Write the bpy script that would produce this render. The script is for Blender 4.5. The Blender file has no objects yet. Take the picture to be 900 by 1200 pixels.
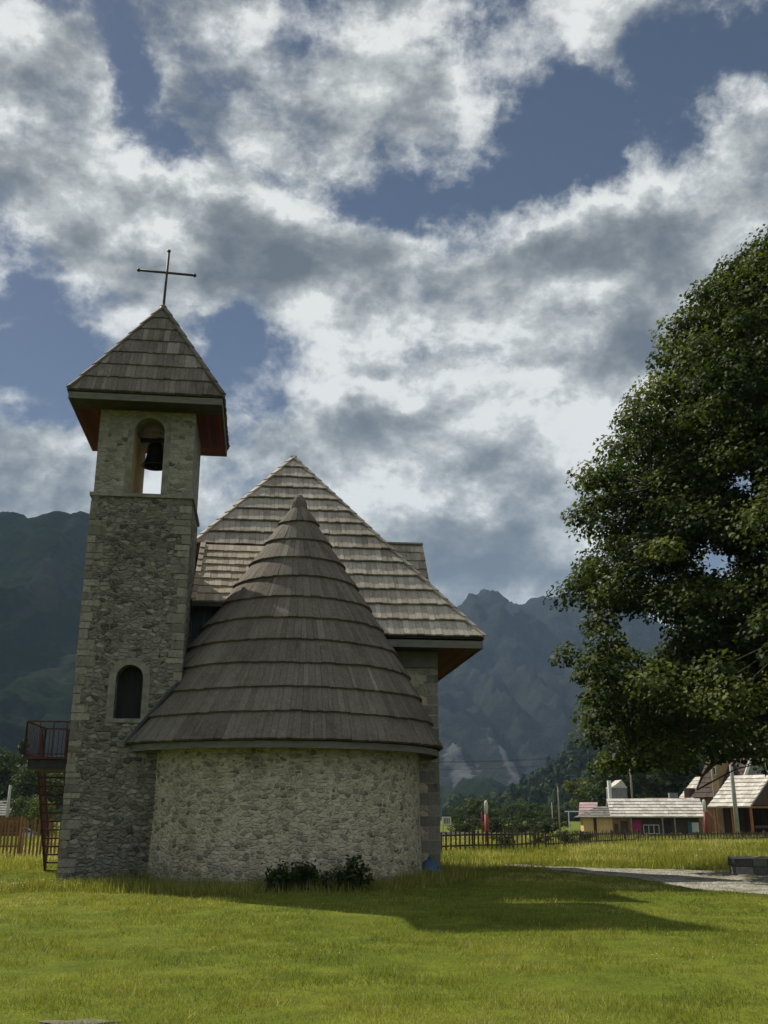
import bpy, math, random
import numpy as np
from mathutils import Vector, Matrix

R = math.radians
random.seed(7)
rng = np.random.default_rng(11)
scene = bpy.context.scene
col = scene.collection

# ------------------------------------------------------------------ camera
F_PX, HOR, EYE = 1150.0, 955.0, 1.6          # focal length and horizon measured on a 900 x 1200 frame
PITCH = math.atan((HOR - 600) / F_PX)
cam_d = bpy.data.cameras.new("camera")
cam = bpy.data.objects.new("camera", cam_d)
col.objects.link(cam)
cam.location = (0, 0, EYE)
cam.rotation_euler = (R(90) + PITCH, 0, 0)
cam_d.sensor_fit = 'VERTICAL'
cam_d.sensor_height = 36
cam_d.lens = 36 * F_PX / 1200
cam_d.clip_start = 0.1
cam_d.clip_end = 30000
scene.camera = cam

# ------------------------------------------------------------------ sun, exposure
SUN_EL, SUN_AZ = R(46.2), R(-49)               # azimuth from +Y towards +X
sdir = Vector((math.sin(SUN_AZ) * math.cos(SUN_EL), math.cos(SUN_AZ) * math.cos(SUN_EL), math.sin(SUN_EL)))
sd = bpy.data.lights.new("sun", 'SUN')
sd.energy = 5.0
sd.angle = R(0.55)
sd.color = (1.0, 0.93, 0.80)
so = bpy.data.objects.new("sun", sd)
col.objects.link(so)
so.rotation_euler = (-sdir).to_track_quat('-Z', 'Y').to_euler()
so.location = sdir * 200
scene.view_settings.view_transform = 'Standard'
scene.view_settings.look = 'None'
scene.view_settings.exposure = 0.35
scene.view_settings.gamma = 1
scene.view_settings.use_curve_mapping = False
scene.render.engine = 'CYCLES'
cy = scene.cycles
cy.use_denoising = True
cy.max_bounces = 6
cy.diffuse_bounces = 3
cy.glossy_bounces = 2
cy.transmission_bounces = 4
cy.volume_bounces = 0
cy.transparent_max_bounces = 6
cy.caustics_reflective = False
cy.caustics_refractive = False
cy.sample_clamp_indirect = 4


def ray(x, y):
    v = 600 - y
    c, s = math.cos(PITCH), math.sin(PITCH)
    fw = F_PX * c - v * s
    return Vector(((x - 450) / fw, 1.0, (v * c + F_PX * s) / fw))


def at(x, y, Y):
    return Vector((0, 0, EYE)) + ray(x, y) * Y


def ground_at(x, y, z=0.0):
    r = ray(x, y)
    return Vector((0, 0, EYE)) + r * ((z - EYE) / r.z)


# ------------------------------------------------------------------ node helpers
class NT:
    def __init__(self, tree):
        self.t = tree
        self.n = tree.nodes
        self.l = tree.links

    def add(self, typ, ins=None, **props):
        nd = self.n.new(typ)
        for k, v in props.items():
            setattr(nd, k, v)
        for k, v in (ins or {}).items():
            s = nd.inputs[k]
            if isinstance(v, bpy.types.NodeSocket):
                self.l.new(v, s)
            else:
                s.default_value = v
        return nd

    def math(self, op, a, b=0.0, clamp=False):
        nd = self.add('ShaderNodeMath', {0: a, 1: b}, operation=op)
        nd.use_clamp = clamp
        return nd.outputs[0]

    def vmath(self, op, a, b=(0, 0, 0), c=None):
        ins = {0: a, 1: b}
        if c is not None:
            ins[2] = c
        return self.add('ShaderNodeVectorMath', ins, operation=op)

    def maprange(self, v, a, b, c=0.0, d=1.0, smooth=True):
        nd = self.add('ShaderNodeMapRange', {0: v, 1: a, 2: b, 3: c, 4: d})
        nd.interpolation_type = 'SMOOTHSTEP' if smooth else 'LINEAR'
        nd.clamp = True
        return nd.outputs[0]

    def mix(self, f, a, b, blend='MIX'):
        nd = self.n.new('ShaderNodeMix')
        nd.data_type = 'RGBA'
        nd.blend_type = blend
        for s, v in ((nd.inputs[0], f), (nd.inputs[6], a), (nd.inputs[7], b)):
            if isinstance(v, bpy.types.NodeSocket):
                self.l.new(v, s)
            else:
                if not isinstance(v, (int, float)) and len(v) == 3:
                    v = (*v, 1)
                s.default_value = v
        return nd.outputs[2]

    def noise(self, vec, scale, detail=4, rough=0.55, dist=0.0, out=0):
        ins = {'Scale': scale, 'Detail': detail, 'Roughness': rough, 'Distortion': dist}
        if vec is not None:
            ins['Vector'] = vec
        return self.add('ShaderNodeTexNoise', ins).outputs[out]

    def ramp(self, f, stops, interp='LINEAR'):
        nd = self.add('ShaderNodeValToRGB', {0: f})
        cr = nd.color_ramp
        cr.interpolation = interp
        while len(cr.elements) < len(stops):
            cr.elements.new(0.5)
        for e, (p, c) in zip(cr.elements, stops):
            e.position = p
            e.color = (*c, 1)
        return nd.outputs[0]

    def scale(self, vec, s):
        return self.vmath('MULTIPLY', vec, s).outputs[0]


# ------------------------------------------------------------------ sky
world = bpy.data.worlds.new("World")
scene.world = world
world.use_nodes = True
W = NT(world.node_tree)
W.n.clear()
SKY_STRENGTH = 0.10
sky = W.add('ShaderNodeTexSky', sky_type='NISHITA', sun_disc=False)
sky.sun_elevation = SUN_EL
sky.sun_rotation = SUN_AZ
sky.altitude = 800
sky.air_density = 1.0
sky.dust_density = 0.6
sky.ozone_density = 1.5
dirv = W.add('ShaderNodeTexCoord').outputs['Generated']
dirn = W.vmath('NORMALIZE', dirv).outputs[0]
warp = W.noise(dirn, 3.6, 8, 0.60, 0.0, out=1)
wv = W.vmath('MULTIPLY_ADD', warp, (0.30, 0.30, 0.22), (-0.15, -0.15, -0.11)).outputs[0]
dw = W.vmath('ADD', dirn, wv).outputs[0]


def blob(px, py, rx, ry, amt, rot=0):
    """a cloud bank (amt > 0) or an opening (amt < 0) in one direction of the sky"""
    d = ray(px, py).normalized()
    right = Vector((d.y, -d.x, 0)).normalized()
    up = right.cross(d).normalized()
    a = R(rot)
    e1 = right * math.cos(a) + up * math.sin(a)
    e2 = -right * math.sin(a) + up * math.cos(a)
    k = 1 / F_PX
    s1, s2 = 1 / (rx * k), 1 / (ry * k)
    u_ = W.add('ShaderNodeVectorMath', {0: dw, 1: tuple(e1 * s1)}, operation='DOT_PRODUCT').outputs['Value']
    v_ = W.add('ShaderNodeVectorMath', {0: dw, 1: tuple(e2 * s2)}, operation='DOT_PRODUCT').outputs['Value']
    uu = W.math('SUBTRACT', u_, (e1 * s1).dot(d))
    vv = W.math('SUBTRACT', v_, (e2 * s2).dot(d))
    r2 = W.math('ADD', W.math('MULTIPLY', uu, uu), W.math('MULTIPLY', vv, vv))
    return W.maprange(r2, 0.0, 1.6, amt, 0.0)


def total(lst):
    o = lst[0]
    for x in lst[1:]:
        o = W.math('ADD', o, x)
    return o


cover = [blob(*b) for b in [
    # px, py, rx, ry, amount, tilt
    (40, 130, 210, 90, .42, -38), (250, 150, 70, 190, .30, 0), (420, 120, 120, 190, .40, 0),
    (190, 270, 300, 70, .42, -8), (560, 330, 330, 80, .48, 4), (800, 260, 230, 90, .48, 24),
    (760, 400, 200, 70, .35, 0), (520, 520, 200, 95, .52, -6), (600, 640, 220, 100, .36, 0), (700, 60, 40, 150, .16, 20),
    (870, 20, 70, 50, .4, 0), (50, 570, 140, 55, .45, 0), (290, 590, 120, 55, .42, 0), (100, 330, 180, 60, .30, 0),
    (740, 145, 30, 60, .16, 0),
    (165, 110, 38, 130, -.44, 32), (385, 225, 75, 40, -.18, 0), (455, 235, 60, 55, -.30, 0), (545, 205, 100, 75, -.38, 0),
    (630, 150, 80, 70, -.34, 0), (790, 100, 170, 80, -.46, 12), (590, 80, 60, 90, -.26, 0), (310, 60, 40, 70, -.30, -20), (200, 190, 40, 30, -.25, 0),
    (45, 450, 110, 55, -.44, 0), (300, 460, 95, 50, -.44, 0), (655, 500, 40, 60, -.36, 0), (692, 580, 28, 60, -.38, 0),
    (40, 360, 80, 22, -.20, 0), (850, 90, 70, 60, -.12, 0), (420, 245, 40, 30, -.12, 0), (230, 60, 30, 60, -.12, 20),
]]
bias = total(cover)


def cloud_noise(vec):
    a = W.noise(W.scale(vec, (1.0, 1.0, 1.45)), 4.6, 12, 0.60, 0.0)
    b = W.noise(W.scale(vec, (1.0, 1.0, 1.25)), 16.0, 9, 0.68, 0.0)
    return a, b


nv_ = W.vmath('MULTIPLY_ADD', warp, (.05, .05, .04), dirn).outputs[0]
n1, n2 = cloud_noise(nv_)
sunward = Vector(sdir) - ray(450, 400).normalized() * Vector(sdir).dot(ray(450, 400).normalized())
sunward = sunward.normalized() * 0.045
m1_, m2_ = cloud_noise(W.vmath('ADD', nv_, tuple(sunward)).outputs[0])
lit = W.math('ADD', W.math('MULTIPLY', W.math('SUBTRACT', n1, m1_), 1.9), W.math('MULTIPLY', W.math('SUBTRACT', n2, m2_), .26))
den = W.math('ADD', W.math('ADD', W.math('MULTIPLY', n1, 2.2), W.math('MULTIPLY', n2, 1.05)), W.math('SUBTRACT', W.math('MULTIPLY', bias, .85), 1.14))
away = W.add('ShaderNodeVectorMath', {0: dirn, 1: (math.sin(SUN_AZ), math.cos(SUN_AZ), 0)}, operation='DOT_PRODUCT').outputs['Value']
den = W.math('ADD', den, W.maprange(away, -0.5, 0.35, 0.22, 0.0))  # extra cloud added opposite the sun, out of view, to raise ambient light
alpha = W.maprange(den, 0.26, 0.84)
# thick cores are grey underneath, thin rims let the sun through
cores = [blob(*b) for b in [
    (60, 290, 150, 45, .40, -20), (290, 290, 150, 35, .45, -18), (330, 330, 60, 30, .2, 0), (560, 320, 120, 45, .35, 5), (700, 270, 120, 40, .32, 15), (820, 330, 160, 50, .35, 15),
    (540, 500, 100, 35, .30, 0), (590, 655, 130, 40, .40, 0), (580, 700, 200, 40, .22, 0), (390, 500, 90, 40, -.30, 15), (630, 520, 80, 40, -.10, -25), (480, 575, 120, 30, -.22, 0), (270, 570, 60, 25, -.2, 0), (410, 100, 50, 120, .1, 0), (60, 160, 100, 50, .3, -38), (260, 590, 100, 40, .2, 0), (70, 590, 90, 22, .3, 0), (680, 400, 160, 35, .3, 0),
    (470, 470, 100, 25, -.25, 20), (560, 450, 100, 20, -.2, 0), (250, 235, 200, 18, -.3, -10), (640, 235, 150, 25, -.25, 18), (40, 540, 90, 18, -.3, 0), (430, 400, 200, 25, -.15, 0), (690, 655, 40, 25, -.4, 0),
    (20, 60, 90, 60, -.15, 0),
]]
core = total(cores)
n3 = W.noise(W.scale(nv_, (1.0, 1.0, 1.6)), 6.5, 6, 0.6, 0.0)
thick = total([W.math('ADD', 0.10, W.math('MULTIPLY', W.maprange(den, 0.45, 1.50), 0.36)), W.math('MULTIPLY', core, .62), W.math('MULTIPLY', W.math('SUBTRACT', n3, 0.5), 1.2), W.math('MULTIPLY', lit, -2.1)])
K = 1 / SKY_STRENGTH
ccol = W.ramp(thick, [(0.0, (.66, .67, .65)), (0.2, (.43, .448, .44)), (0.45, (.255, .272, .273)), (0.7, (.15, .166, .174)), (1.0, (.09, .105, .118))])
gain = W.maprange(away, -0.6, 0.4, 1.35 * K, K)  # those unseen clouds also brightened for more fill on the front faces
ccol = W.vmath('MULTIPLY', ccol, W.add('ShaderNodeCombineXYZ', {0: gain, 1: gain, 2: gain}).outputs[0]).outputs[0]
skc = W.mix(1.0, sky.outputs[0], (0.315, 0.305, 0.315), 'MULTIPLY')
sepd = W.add('ShaderNodeSeparateXYZ', {0: dirn}).outputs[2]
alpha = W.math('MULTIPLY', alpha, W.maprange(sepd, -0.02, 0.03))
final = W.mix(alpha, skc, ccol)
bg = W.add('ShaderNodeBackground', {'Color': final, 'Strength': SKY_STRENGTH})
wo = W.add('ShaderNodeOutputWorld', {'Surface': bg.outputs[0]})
world.cycles.sampling_method = 'MANUAL'
world.cycles.sample_map_resolution = 512


# ------------------------------------------------------------------ mesh helpers
def tag(o, label=None, cat=None, group=None, kind=None):
    if label:
        o["label"] = label
    if cat:
        o["category"] = cat
    if group:
        o["group"] = group
    if kind:
        o["kind"] = kind
    return o


def empty(name, loc=(0, 0, 0), rz=0.0, label=None, cat=None, group=None):
    o = bpy.data.objects.new(name, None)
    col.objects.link(o)
    o.location = loc
    o.rotation_euler = (0, 0, rz)
    o.empty_display_size = 0.3
    return tag(o, label, cat, group)


def link_mesh(name, me, mat, parent=None):
    o = bpy.data.objects.new(name, me)
    col.objects.link(o)
    if mat is not None:
        for m in (mat if isinstance(mat, (list, tuple)) else [mat]):
            me.materials.append(m)
    if parent is not None:
        o.parent = parent
    return o


class MB:
    def __init__(self):
        self.v, self.f, self.t, self.m = [], [], [], []

    def face(self, pts, tint=0.5, mi=0):
        b = len(self.v)
        self.v.extend([tuple(p) for p in pts])
        self.f.append(tuple(range(b, b + len(pts))))
        self.t.append(tint)
        self.m.append(mi)

    def hexa(self, p, tint=0.5, mi=0, skip=()):
        """p: 8 points, bottom ring 0-3 and top ring 4-7"""
        b = len(self.v)
        self.v.extend([tuple(q) for q in p])
        for k, q in enumerate(((3, 2, 1, 0), (4, 5, 6, 7), (0, 1, 5, 4), (1, 2, 6, 5), (2, 3, 7, 6), (3, 0, 4, 7))):
            if k in skip:
                continue
            self.f.append(tuple(b + i for i in q))
            self.t.append(tint)
            self.m.append(mi)

    def box(self, lo, hi, tint=0.5, mi=0):
        x0, y0, z0 = lo
        x1, y1, z1 = hi
        self.hexa([(x0, y0, z0), (x1, y0, z0), (x1, y1, z0), (x0, y1, z0), (x0, y0, z1), (x1, y0, z1), (x1, y1, z1), (x0, y1, z1)], tint, mi)

    def bar(self, a, b, w, h, tint=0.5, up=(0, 0, 1), mi=0):
        a, b = Vector(a), Vector(b)
        d = (b - a).normalized()
        s = d.cross(Vector(up))
        if s.length < 1e-4:
            s = d.cross(Vector((1, 0, 0)))
        s.normalize()
        t = s.cross(d).normalized()
        s, t = s * w / 2, t * h / 2
        self.hexa([a - s - t, a + s - t, b + s - t, b - s - t, a - s + t, a + s + t, b + s + t, b - s + t], tint, mi)

    def tube(self, pts, rad, n=8, tint=0.5, mi=0, caps=True):
        pts = [Vector(p) for p in pts]
        if not isinstance(rad, (list, tuple)):
            rad = [rad] * len(pts)
        base = len(self.v)
        s = None
        for i, p in enumerate(pts):
            d = (pts[min(i + 1, len(pts) - 1)] - pts[max(i - 1, 0)]).normalized()
            if s is None:
                s = d.cross(Vector((0, 0, 1)))
                if s.length < 0.05:
                    s = d.cross(Vector((1, 0, 0)))
            s = (s - d * s.dot(d)).normalized()
            t = d.cross(s)
            for k in range(n):
                a = 2 * math.pi * k / n
                self.v.append(tuple(p + (s * math.cos(a) + t * math.sin(a)) * rad[i]))
        for i in range(len(pts) - 1):
            for k in range(n):
                k2 = (k + 1) % n
                self.f.append((base + i * n + k, base + i * n + k2, base + (i + 1) * n + k2, base + (i + 1) * n + k))
                self.t.append(tint)
                self.m.append(mi)
        if caps:
            self.f.append(tuple(base + k for k in range(n))[::-1])
            self.f.append(tuple(base + (len(pts) - 1) * n + k for k in range(n)))
            self.t += [tint, tint]
            self.m += [mi, mi]

    def lathe(self, prof, n=24, c=(0, 0, 0), tint=0.5, mi=0):
        base = len(self.v)
        for r, z in prof:
            for k in range(n):
                a = 2 * math.pi * k / n
                self.v.append((c[0] + r * math.cos(a), c[1] + r * math.sin(a), c[2] + z))
        for i in range(len(prof) - 1):
            for k in range(n):
                k2 = (k + 1) % n
                self.f.append((base + i * n + k, base + i * n + k2, base + (i + 1) * n + k2, base + (i + 1) * n + k))
                self.t.append(tint)
                self.m.append(mi)

    def build(self, name, mat, parent=None, smooth=False):
        me = bpy.data.meshes.new(name)
        me.from_pydata(self.v, [], self.f)
        a = me.attributes.new("tint", 'FLOAT', 'FACE')
        a.data.foreach_set("value", self.t)
        if any(self.m):
            me.polygons.foreach_set("material_index", self.m)
        if smooth:
            me.polygons.foreach_set("use_smooth", [True] * len(self.f))
        me.update()
        return link_mesh(name, me, mat, parent)


def np_mesh(name, verts, nper, mat, tint=None, parent=None):
    """many separate small faces of nper corners each in one mesh"""
    verts = np.asarray(verts, np.float32).reshape(-1, 3)
    nv = len(verts)
    nf = nv // nper
    me = bpy.data.meshes.new(name)
    me.vertices.add(nv)
    me.vertices.foreach_set("co", verts.ravel())
    me.loops.add(nv)
    me.loops.foreach_set("vertex_index", np.arange(nv, dtype=np.int32))
    me.polygons.add(nf)
    me.polygons.foreach_set("loop_start", np.arange(0, nv, nper, dtype=np.int32))
    me.update(calc_edges=True)
    if tint is not None:
        a = me.attributes.new("tint", 'FLOAT', 'FACE')
        a.data.foreach_set("value", np.asarray(tint, np.float32))
    return link_mesh(name, me, mat, parent)


def grid_mesh(name, X, Y, Z, mat, attr=None, parent=None, smooth=True):
    h, w = X.shape
    verts = np.stack([X, Y, Z], -1).reshape(-1, 3).astype(np.float32)
    idx = np.arange(h * w, dtype=np.int32).reshape(h, w)
    q = np.stack([idx[:-1, :-1], idx[:-1, 1:], idx[1:, 1:], idx[1:, :-1]], -1).reshape(-1)
    nf = len(q) // 4
    me = bpy.data.meshes.new(name)
    me.vertices.add(len(verts))
    me.vertices.foreach_set("co", verts.ravel())
    me.loops.add(len(q))
    me.loops.foreach_set("vertex_index", q)
    me.polygons.add(nf)
    me.polygons.foreach_set("loop_start", np.arange(0, len(q), 4, dtype=np.int32))
    me.polygons.foreach_set("use_smooth", np.full(nf, smooth))
    me.update(calc_edges=True)
    if attr is not None:
        a = me.attributes.new("mask", 'FLOAT', 'POINT')
        a.data.foreach_set("value", attr.ravel().astype(np.float32))
    return link_mesh(name, me, mat, parent)


# numpy value noise
_perm = np.random.default_rng(5).random((256, 256)).astype(np.float64)


def vnoise(x, y):
    xi, yi = np.floor(x).astype(int), np.floor(y).astype(int)
    fx, fy = x - xi, y - yi
    fx, fy = fx * fx * (3 - 2 * fx), fy * fy * (3 - 2 * fy)
    g = lambda i, j: _perm[i % 256, j % 256]
    return (g(xi, yi) * (1 - fx) + g(xi + 1, yi) * fx) * (1 - fy) + (g(xi, yi + 1) * (1 - fx) + g(xi + 1, yi + 1) * fx) * fy


def fbm(x, y, o=5, gain=0.5):
    s, a, t = 0, 1.0, 0
    for k in range(o):
        s = s + a * vnoise(x * 2 ** k + 17.3 * k, y * 2 ** k + 9.1 * k)
        t += a
        a *= gain
    return s / t


def ridged(x, y, o=5, gain=0.55):
    s, a, t = 0, 1.0, 0
    for k in range(o):
        s = s + a * (1 - np.abs(2 * vnoise(x * 2 ** k + 31.7 * k, y * 2 ** k + 3.3 * k) - 1))
        t += a
        a *= gain
    return s / t


# ------------------------------------------------------------------ materials
def new_mat(name):
    m = bpy.data.materials.new(name)
    m.use_nodes = True
    n = NT(m.node_tree)
    n.n.clear()
    out = n.add('ShaderNodeOutputMaterial')
    return m, n, out


def obj_co(n):
    return n.add('ShaderNodeTexCoord').outputs['Object']


def finish(n, out, color, rough=0.85, bump=None, bstr=0.4, bdist=0.02, spec=0.25, metal=0.0):
    ins = {'Base Color': color, 'Roughness': rough, 'Metallic': metal, 'Specular IOR Level': spec}
    if bump is not None:
        b = n.add('ShaderNodeBump', {'Height': bump, 'Strength': bstr, 'Distance': bdist})
        ins['Normal'] = b.outputs[0]
    p = n.add('ShaderNodeBsdfPrincipled', ins)
    n.l.new(p.outputs[0], out.inputs[0])
    return p


def mat_stone(name, stones, mortar, sc=(3.4, 3.4, 5.6), edge=0.05, dist=0.22, recess=1.0, cover=0.35, bdist=0.04, moss=0.0, pit_dark=.4):
    m, n, out = new_mat(name)
    co = obj_co(n)
    wn = n.noise(co, 2.2, 2, 0.6, out=1)
    wn2 = n.noise(co, 11.0, 4, 0.65, out=1)
    co2 = n.vmath('MULTIPLY_ADD', wn, (dist, dist, dist * .7), co).outputs[0]
    co2 = n.vmath('MULTIPLY_ADD', wn2, (dist * .42, dist * .42, dist * .30), co2).outputs[0]
    v = n.scale(co2, sc)
    ve = n.add('ShaderNodeTexVoronoi', {'Vector': v, 'Scale': 1.0, 'Randomness': 0.78}, feature='DISTANCE_TO_EDGE').outputs['Distance']
    vc = n.add('ShaderNodeTexVoronoi', {'Vector': v, 'Scale': 1.0, 'Randomness': 0.78}, feature='F1')
    cs = n.add('ShaderNodeSeparateColor', {0: vc.outputs['Color']})
    c1 = n.ramp(cs.outputs[0], stones)
    fine = n.noise(co, 26, 6, 0.7)
    c1 = n.mix(0.55, c1, n.ramp(fine, [(0.25, (.35, .35, .35)), (0.75, (1.25, 1.25, 1.25))]), 'MULTIPLY')
    # smeared mortar hides part of the stones
    sm = n.noise(co, 3.2, 5, 0.65)
    edge_n = n.math('MULTIPLY', n.noise(co, 12, 3, 0.6), edge * 2)
    m1 = n.maprange(ve, n.math('MULTIPLY', edge_n, 0.35), edge_n, 1.0, 0.0)
    m2 = n.math('MULTIPLY', n.maprange(sm, 0.50, 0.66), cover)
    mm = n.math('MAXIMUM', m1, m2)
    mcol = n.mix(n.noise(co, 7, 5, 0.7), tuple(c * .7 for c in mortar), tuple(min(1, c * 1.25) for c in mortar))
    pit = n.maprange(n.noise(co, 5.0, 5, 0.7), .50, .62)  # dark joint colour painting the shadow inside gaps in the mortar
    mcol = n.mix(n.math('MULTIPLY', pit, n.math('MULTIPLY', m1, pit_dark)), mcol, (.035, .033, .027))
    mm = n.math('MULTIPLY', mm, n.maprange(n.noise(co, 9.0, 4, 0.7), .34, .5, .35, 1.0))
    c2 = n.mix(mm, c1, mcol)
    # weather stains: large soft patches that belong to the wall
    st = n.noise(n.scale(co, (1.0, 1.0, 0.35)), 0.9, 5, 0.6)
    c2 = n.mix(n.maprange(st, 0.45, 0.75), c2, n.mix(1.0, c2, (.68, .67, .62), 'MULTIPLY'))
    if moss:
        zz = n.add('ShaderNodeSeparateXYZ', {0: co}).outputs[2]
        zn = n.math('ADD', zz, n.math('MULTIPLY', n.math('SUBTRACT', sm, 0.5), 1.6))
        c2 = n.mix(n.math('MULTIPLY', n.maprange(zn, 0.05, 0.75, 1.0, 0.0), moss), c2, (.09, .09, .06))
    rnd = n.math('MULTIPLY', cs.outputs[1], 0.35)
    hgt = n.math('ADD', n.math('MULTIPLY', n.maprange(ve, 0.0, 0.22), n.math('ADD', 0.5 * recess, rnd)), n.math('MULTIPLY', fine, 0.30))
    hgt = n.math('MULTIPLY', hgt, n.math('SUBTRACT', 1.0, n.math('MULTIPLY', m2, 0.7)))
    finish(n, out, c2, 0.92, hgt, 0.9, bdist, 0.15)
    return m


def mat_boards(name, cols, grain=(26, 26, 1.6), rough=0.8, stain=0.5, spec=0.2, lichen=0.0):
    """weathered timber: one tint per board from the mesh, grain and streaks from noise"""
    m, n, out = new_mat(name)
    t = n.add('ShaderNodeAttribute', attribute_name='tint').outputs['Fac']
    co = obj_co(n)
    off = n.vmath('MULTIPLY_ADD', t, (13, 7, 5), co) if False else None
    c = n.ramp(t, cols)
    tv = n.add('ShaderNodeCombineXYZ', {0: n.math('MULTIPLY', t, 13.0), 1: n.math('MULTIPLY', t, 7.0), 2: n.math('MULTIPLY', t, 29.0)}).outputs[0]
    gv = n.vmath('ADD', co, tv).outputs[0]
    g = n.noise(n.scale(gv, grain), 1.0, 5, 0.65)
    c = n.mix(0.7, c, n.ramp(g, [(0.28, (.52, .50, .48)), (0.72, (1.35, 1.33, 1.3))]), 'MULTIPLY')
    s = n.noise(n.scale(gv, (3.0, 3.0, 0.7)), 1.0, 5, 0.65)
    c = n.mix(n.math('MULTIPLY', n.maprange(s, 0.5, 0.75), stain), c, n.mix(1.0, c, (.45, .45, .47), 'MULTIPLY'))
    if lichen:
        w1 = n.noise(co, .55, 5, .6)
        c = n.mix(n.maprange(w1, .42, .68), c, n.mix(1.0, c, (.74, .72, .70), 'MULTIPLY'))
        l1 = n.noise(co, 2.4, 6, .75)
        c = n.mix(n.math('MULTIPLY', n.maprange(l1, .56, .70), lichen), c, (.17, .175, .12))
        l2 = n.noise(n.vmath('ADD', co, (9, 4, 2)).outputs[0], 9.0, 4, .7)
        c = n.mix(n.math('MULTIPLY', n.maprange(l2, .62, .70), lichen), c, (.30, .30, .26))
    finish(n, out, c, rough, g, 0.5, 0.015, spec)
    return m


def mat_plain(name, c, rough=0.7, var=0.25, sc=3.0, bump=0.15, metal=0.0, spec=0.3, c2=None):
    m, n, out = new_mat(name)
    co = obj_co(n)
    a = n.noise(co, sc, 5, 0.65)
    cc = n.mix(n.maprange(a, 0.3, 0.7), c, c2 or tuple(max(0, x * (1 - var * 1.6)) for x in c))
    b = n.noise(co, sc * 9, 4, 0.7)
    cc = n.mix(0.35, cc, n.ramp(b, [(0.25, (.6, .6, .6)), (0.75, (1.2, 1.2, 1.2))]), 'MULTIPLY')
    finish(n, out, cc, rough, b, bump, 0.01, spec, metal)
    return m


def mat_leaf(name, cols, trans=0.35, rough=0.5, gloss=0.35):
    m, n, out = new_mat(name)
    t = n.add('ShaderNodeAttribute', attribute_name='tint').outputs['Fac']
    c = n.ramp(t, cols)
    p = n.add('ShaderNodeBsdfPrincipled', {'Base Color': c, 'Roughness': rough, 'Specular IOR Level': gloss})
    tc = n.mix(1.0, c, (1.25, 1.25, .55), 'MULTIPLY')
    tr = n.add('ShaderNodeBsdfTranslucent', {'Color': tc})
    mx = n.add('ShaderNodeMixShader', {0: trans, 1: p.outputs[0], 2: tr.outputs[0]})
    n.l.new(mx.outputs[0], out.inputs[0])
    return m


M = {}
M['tower_stone'] = mat_stone('tower_stone', [(0.0, (.075, .072, .061)), (.2, (.16, .152, .127)), (.6, (.245, .232, .194)), (.88, (.33, .312, .262)), (1.0, (.11, .105, .092))], (.20, .189, .158), sc=(5.2, 5.2, 10.0), edge=.09, recess=1.3, cover=.5, bdist=.07, moss=.35, pit_dark=.95)
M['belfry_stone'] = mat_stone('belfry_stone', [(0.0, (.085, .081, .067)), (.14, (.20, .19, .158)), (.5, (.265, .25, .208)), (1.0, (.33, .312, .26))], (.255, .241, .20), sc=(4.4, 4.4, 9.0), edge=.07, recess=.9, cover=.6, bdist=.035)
M['apse_stone'] = mat_stone('apse_stone', [(0.0, (.16, .147, .115)), (.2, (.34, .308, .228)), (.5, (.485, .438, .322)), (.85, (.56, .505, .375)), (1.0, (.22, .203, .16))], (.51, .46, .338), sc=(6.2, 6.2, 11.5), edge=.11, recess=1.0, cover=.6, bdist=.05, moss=.5, pit_dark=.6)
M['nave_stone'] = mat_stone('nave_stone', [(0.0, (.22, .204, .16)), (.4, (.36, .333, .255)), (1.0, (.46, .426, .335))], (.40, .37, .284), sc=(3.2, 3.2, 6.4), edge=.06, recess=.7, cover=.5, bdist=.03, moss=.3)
M['quoin'] = mat_boards('quoin_stone', [(0.0, (.13, .123, .102)), (.5, (.195, .185, .155)), (1.0, (.26, .246, .206))], grain=(18, 18, 18), rough=.95, stain=1.0, spec=.05)
M['trim'] = mat_plain('lime_trim', (.235, .222, .185), .9, .3, 4, .6)
M['plaster'] = mat_plain('ochre_plaster', (.48, .36, .17), .9, .15, 3, .2)
M['shingle'] = mat_boards('roof_shingle', [(0.0, (.122, .108, .091)), (.35, (.143, .128, .109)), (.7, (.162, .146, .125)), (.93, (.188, .170, .147)), (1.0, (.24, .22, .193))], rough=.85, stain=.7, spec=.08, lichen=.45)
M['shingle_warm'] = mat_boards('nave_shingle', [(0.0, (.26, .23, .195)), (.4, (.36, .325, .275)), (.75, (.42, .385, .33)), (1.0, (.50, .46, .40))], rough=.8, stain=.7, spec=.15, lichen=.3)
M['shingle_lean'] = mat_boards('lean_to_shingle', [(0.0, (.24, .20, .15)), (.5, (.33, .28, .21)), (1.0, (.42, .36, .28))], rough=.75, stain=.3, spec=.3)
M['under'] = mat_plain('roof_underlay', (.05, .045, .04), .9, .3, 3, .2)
M['fascia'] = mat_boards('fascia_board', [(0.0, (.115, .112, .098)), (1.0, (.165, .16, .138))], grain=(3, 3, 30), stain=.5)
M['soffit'] = mat_boards('stained_soffit', [(0.0, (.05, .009, .008)), (.5, (.085, .012, .010)), (1.0, (.12, .022, .014))], grain=(3, 12, 30), stain=.5)
M['iron'] = mat_plain('dark_iron', (.045, .043, .045), .55, .3, 6, .1, metal=.6)
M['cross'] = mat_plain('cross_iron', (.085, .06, .05), .6, .35, 8, .1, metal=.4)
M['bronze'] = mat_plain('bell_bronze', (.035, .033, .03), .45, .3, 8, .1, metal=.7)
M['shutter'] = mat_boards('window_shutter', [(0.0, (.018, .018, .02)), (1.0, (.035, .034, .035))], stain=.3)
M['blue_board'] = mat_boards('blue_window', [(0.0, (.035, .05, .075)), (1.0, (.075, .10, .14))], stain=.3)
M['red_iron'] = mat_plain('red_painted_iron', (.10, .035, .034), .65, .35, 7, .1, spec=.15, c2=(.06, .024, .023))
M['lead'] = mat_plain('lead_flashing', (.05, .05, .052), .6, .3, 5, .3)

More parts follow.
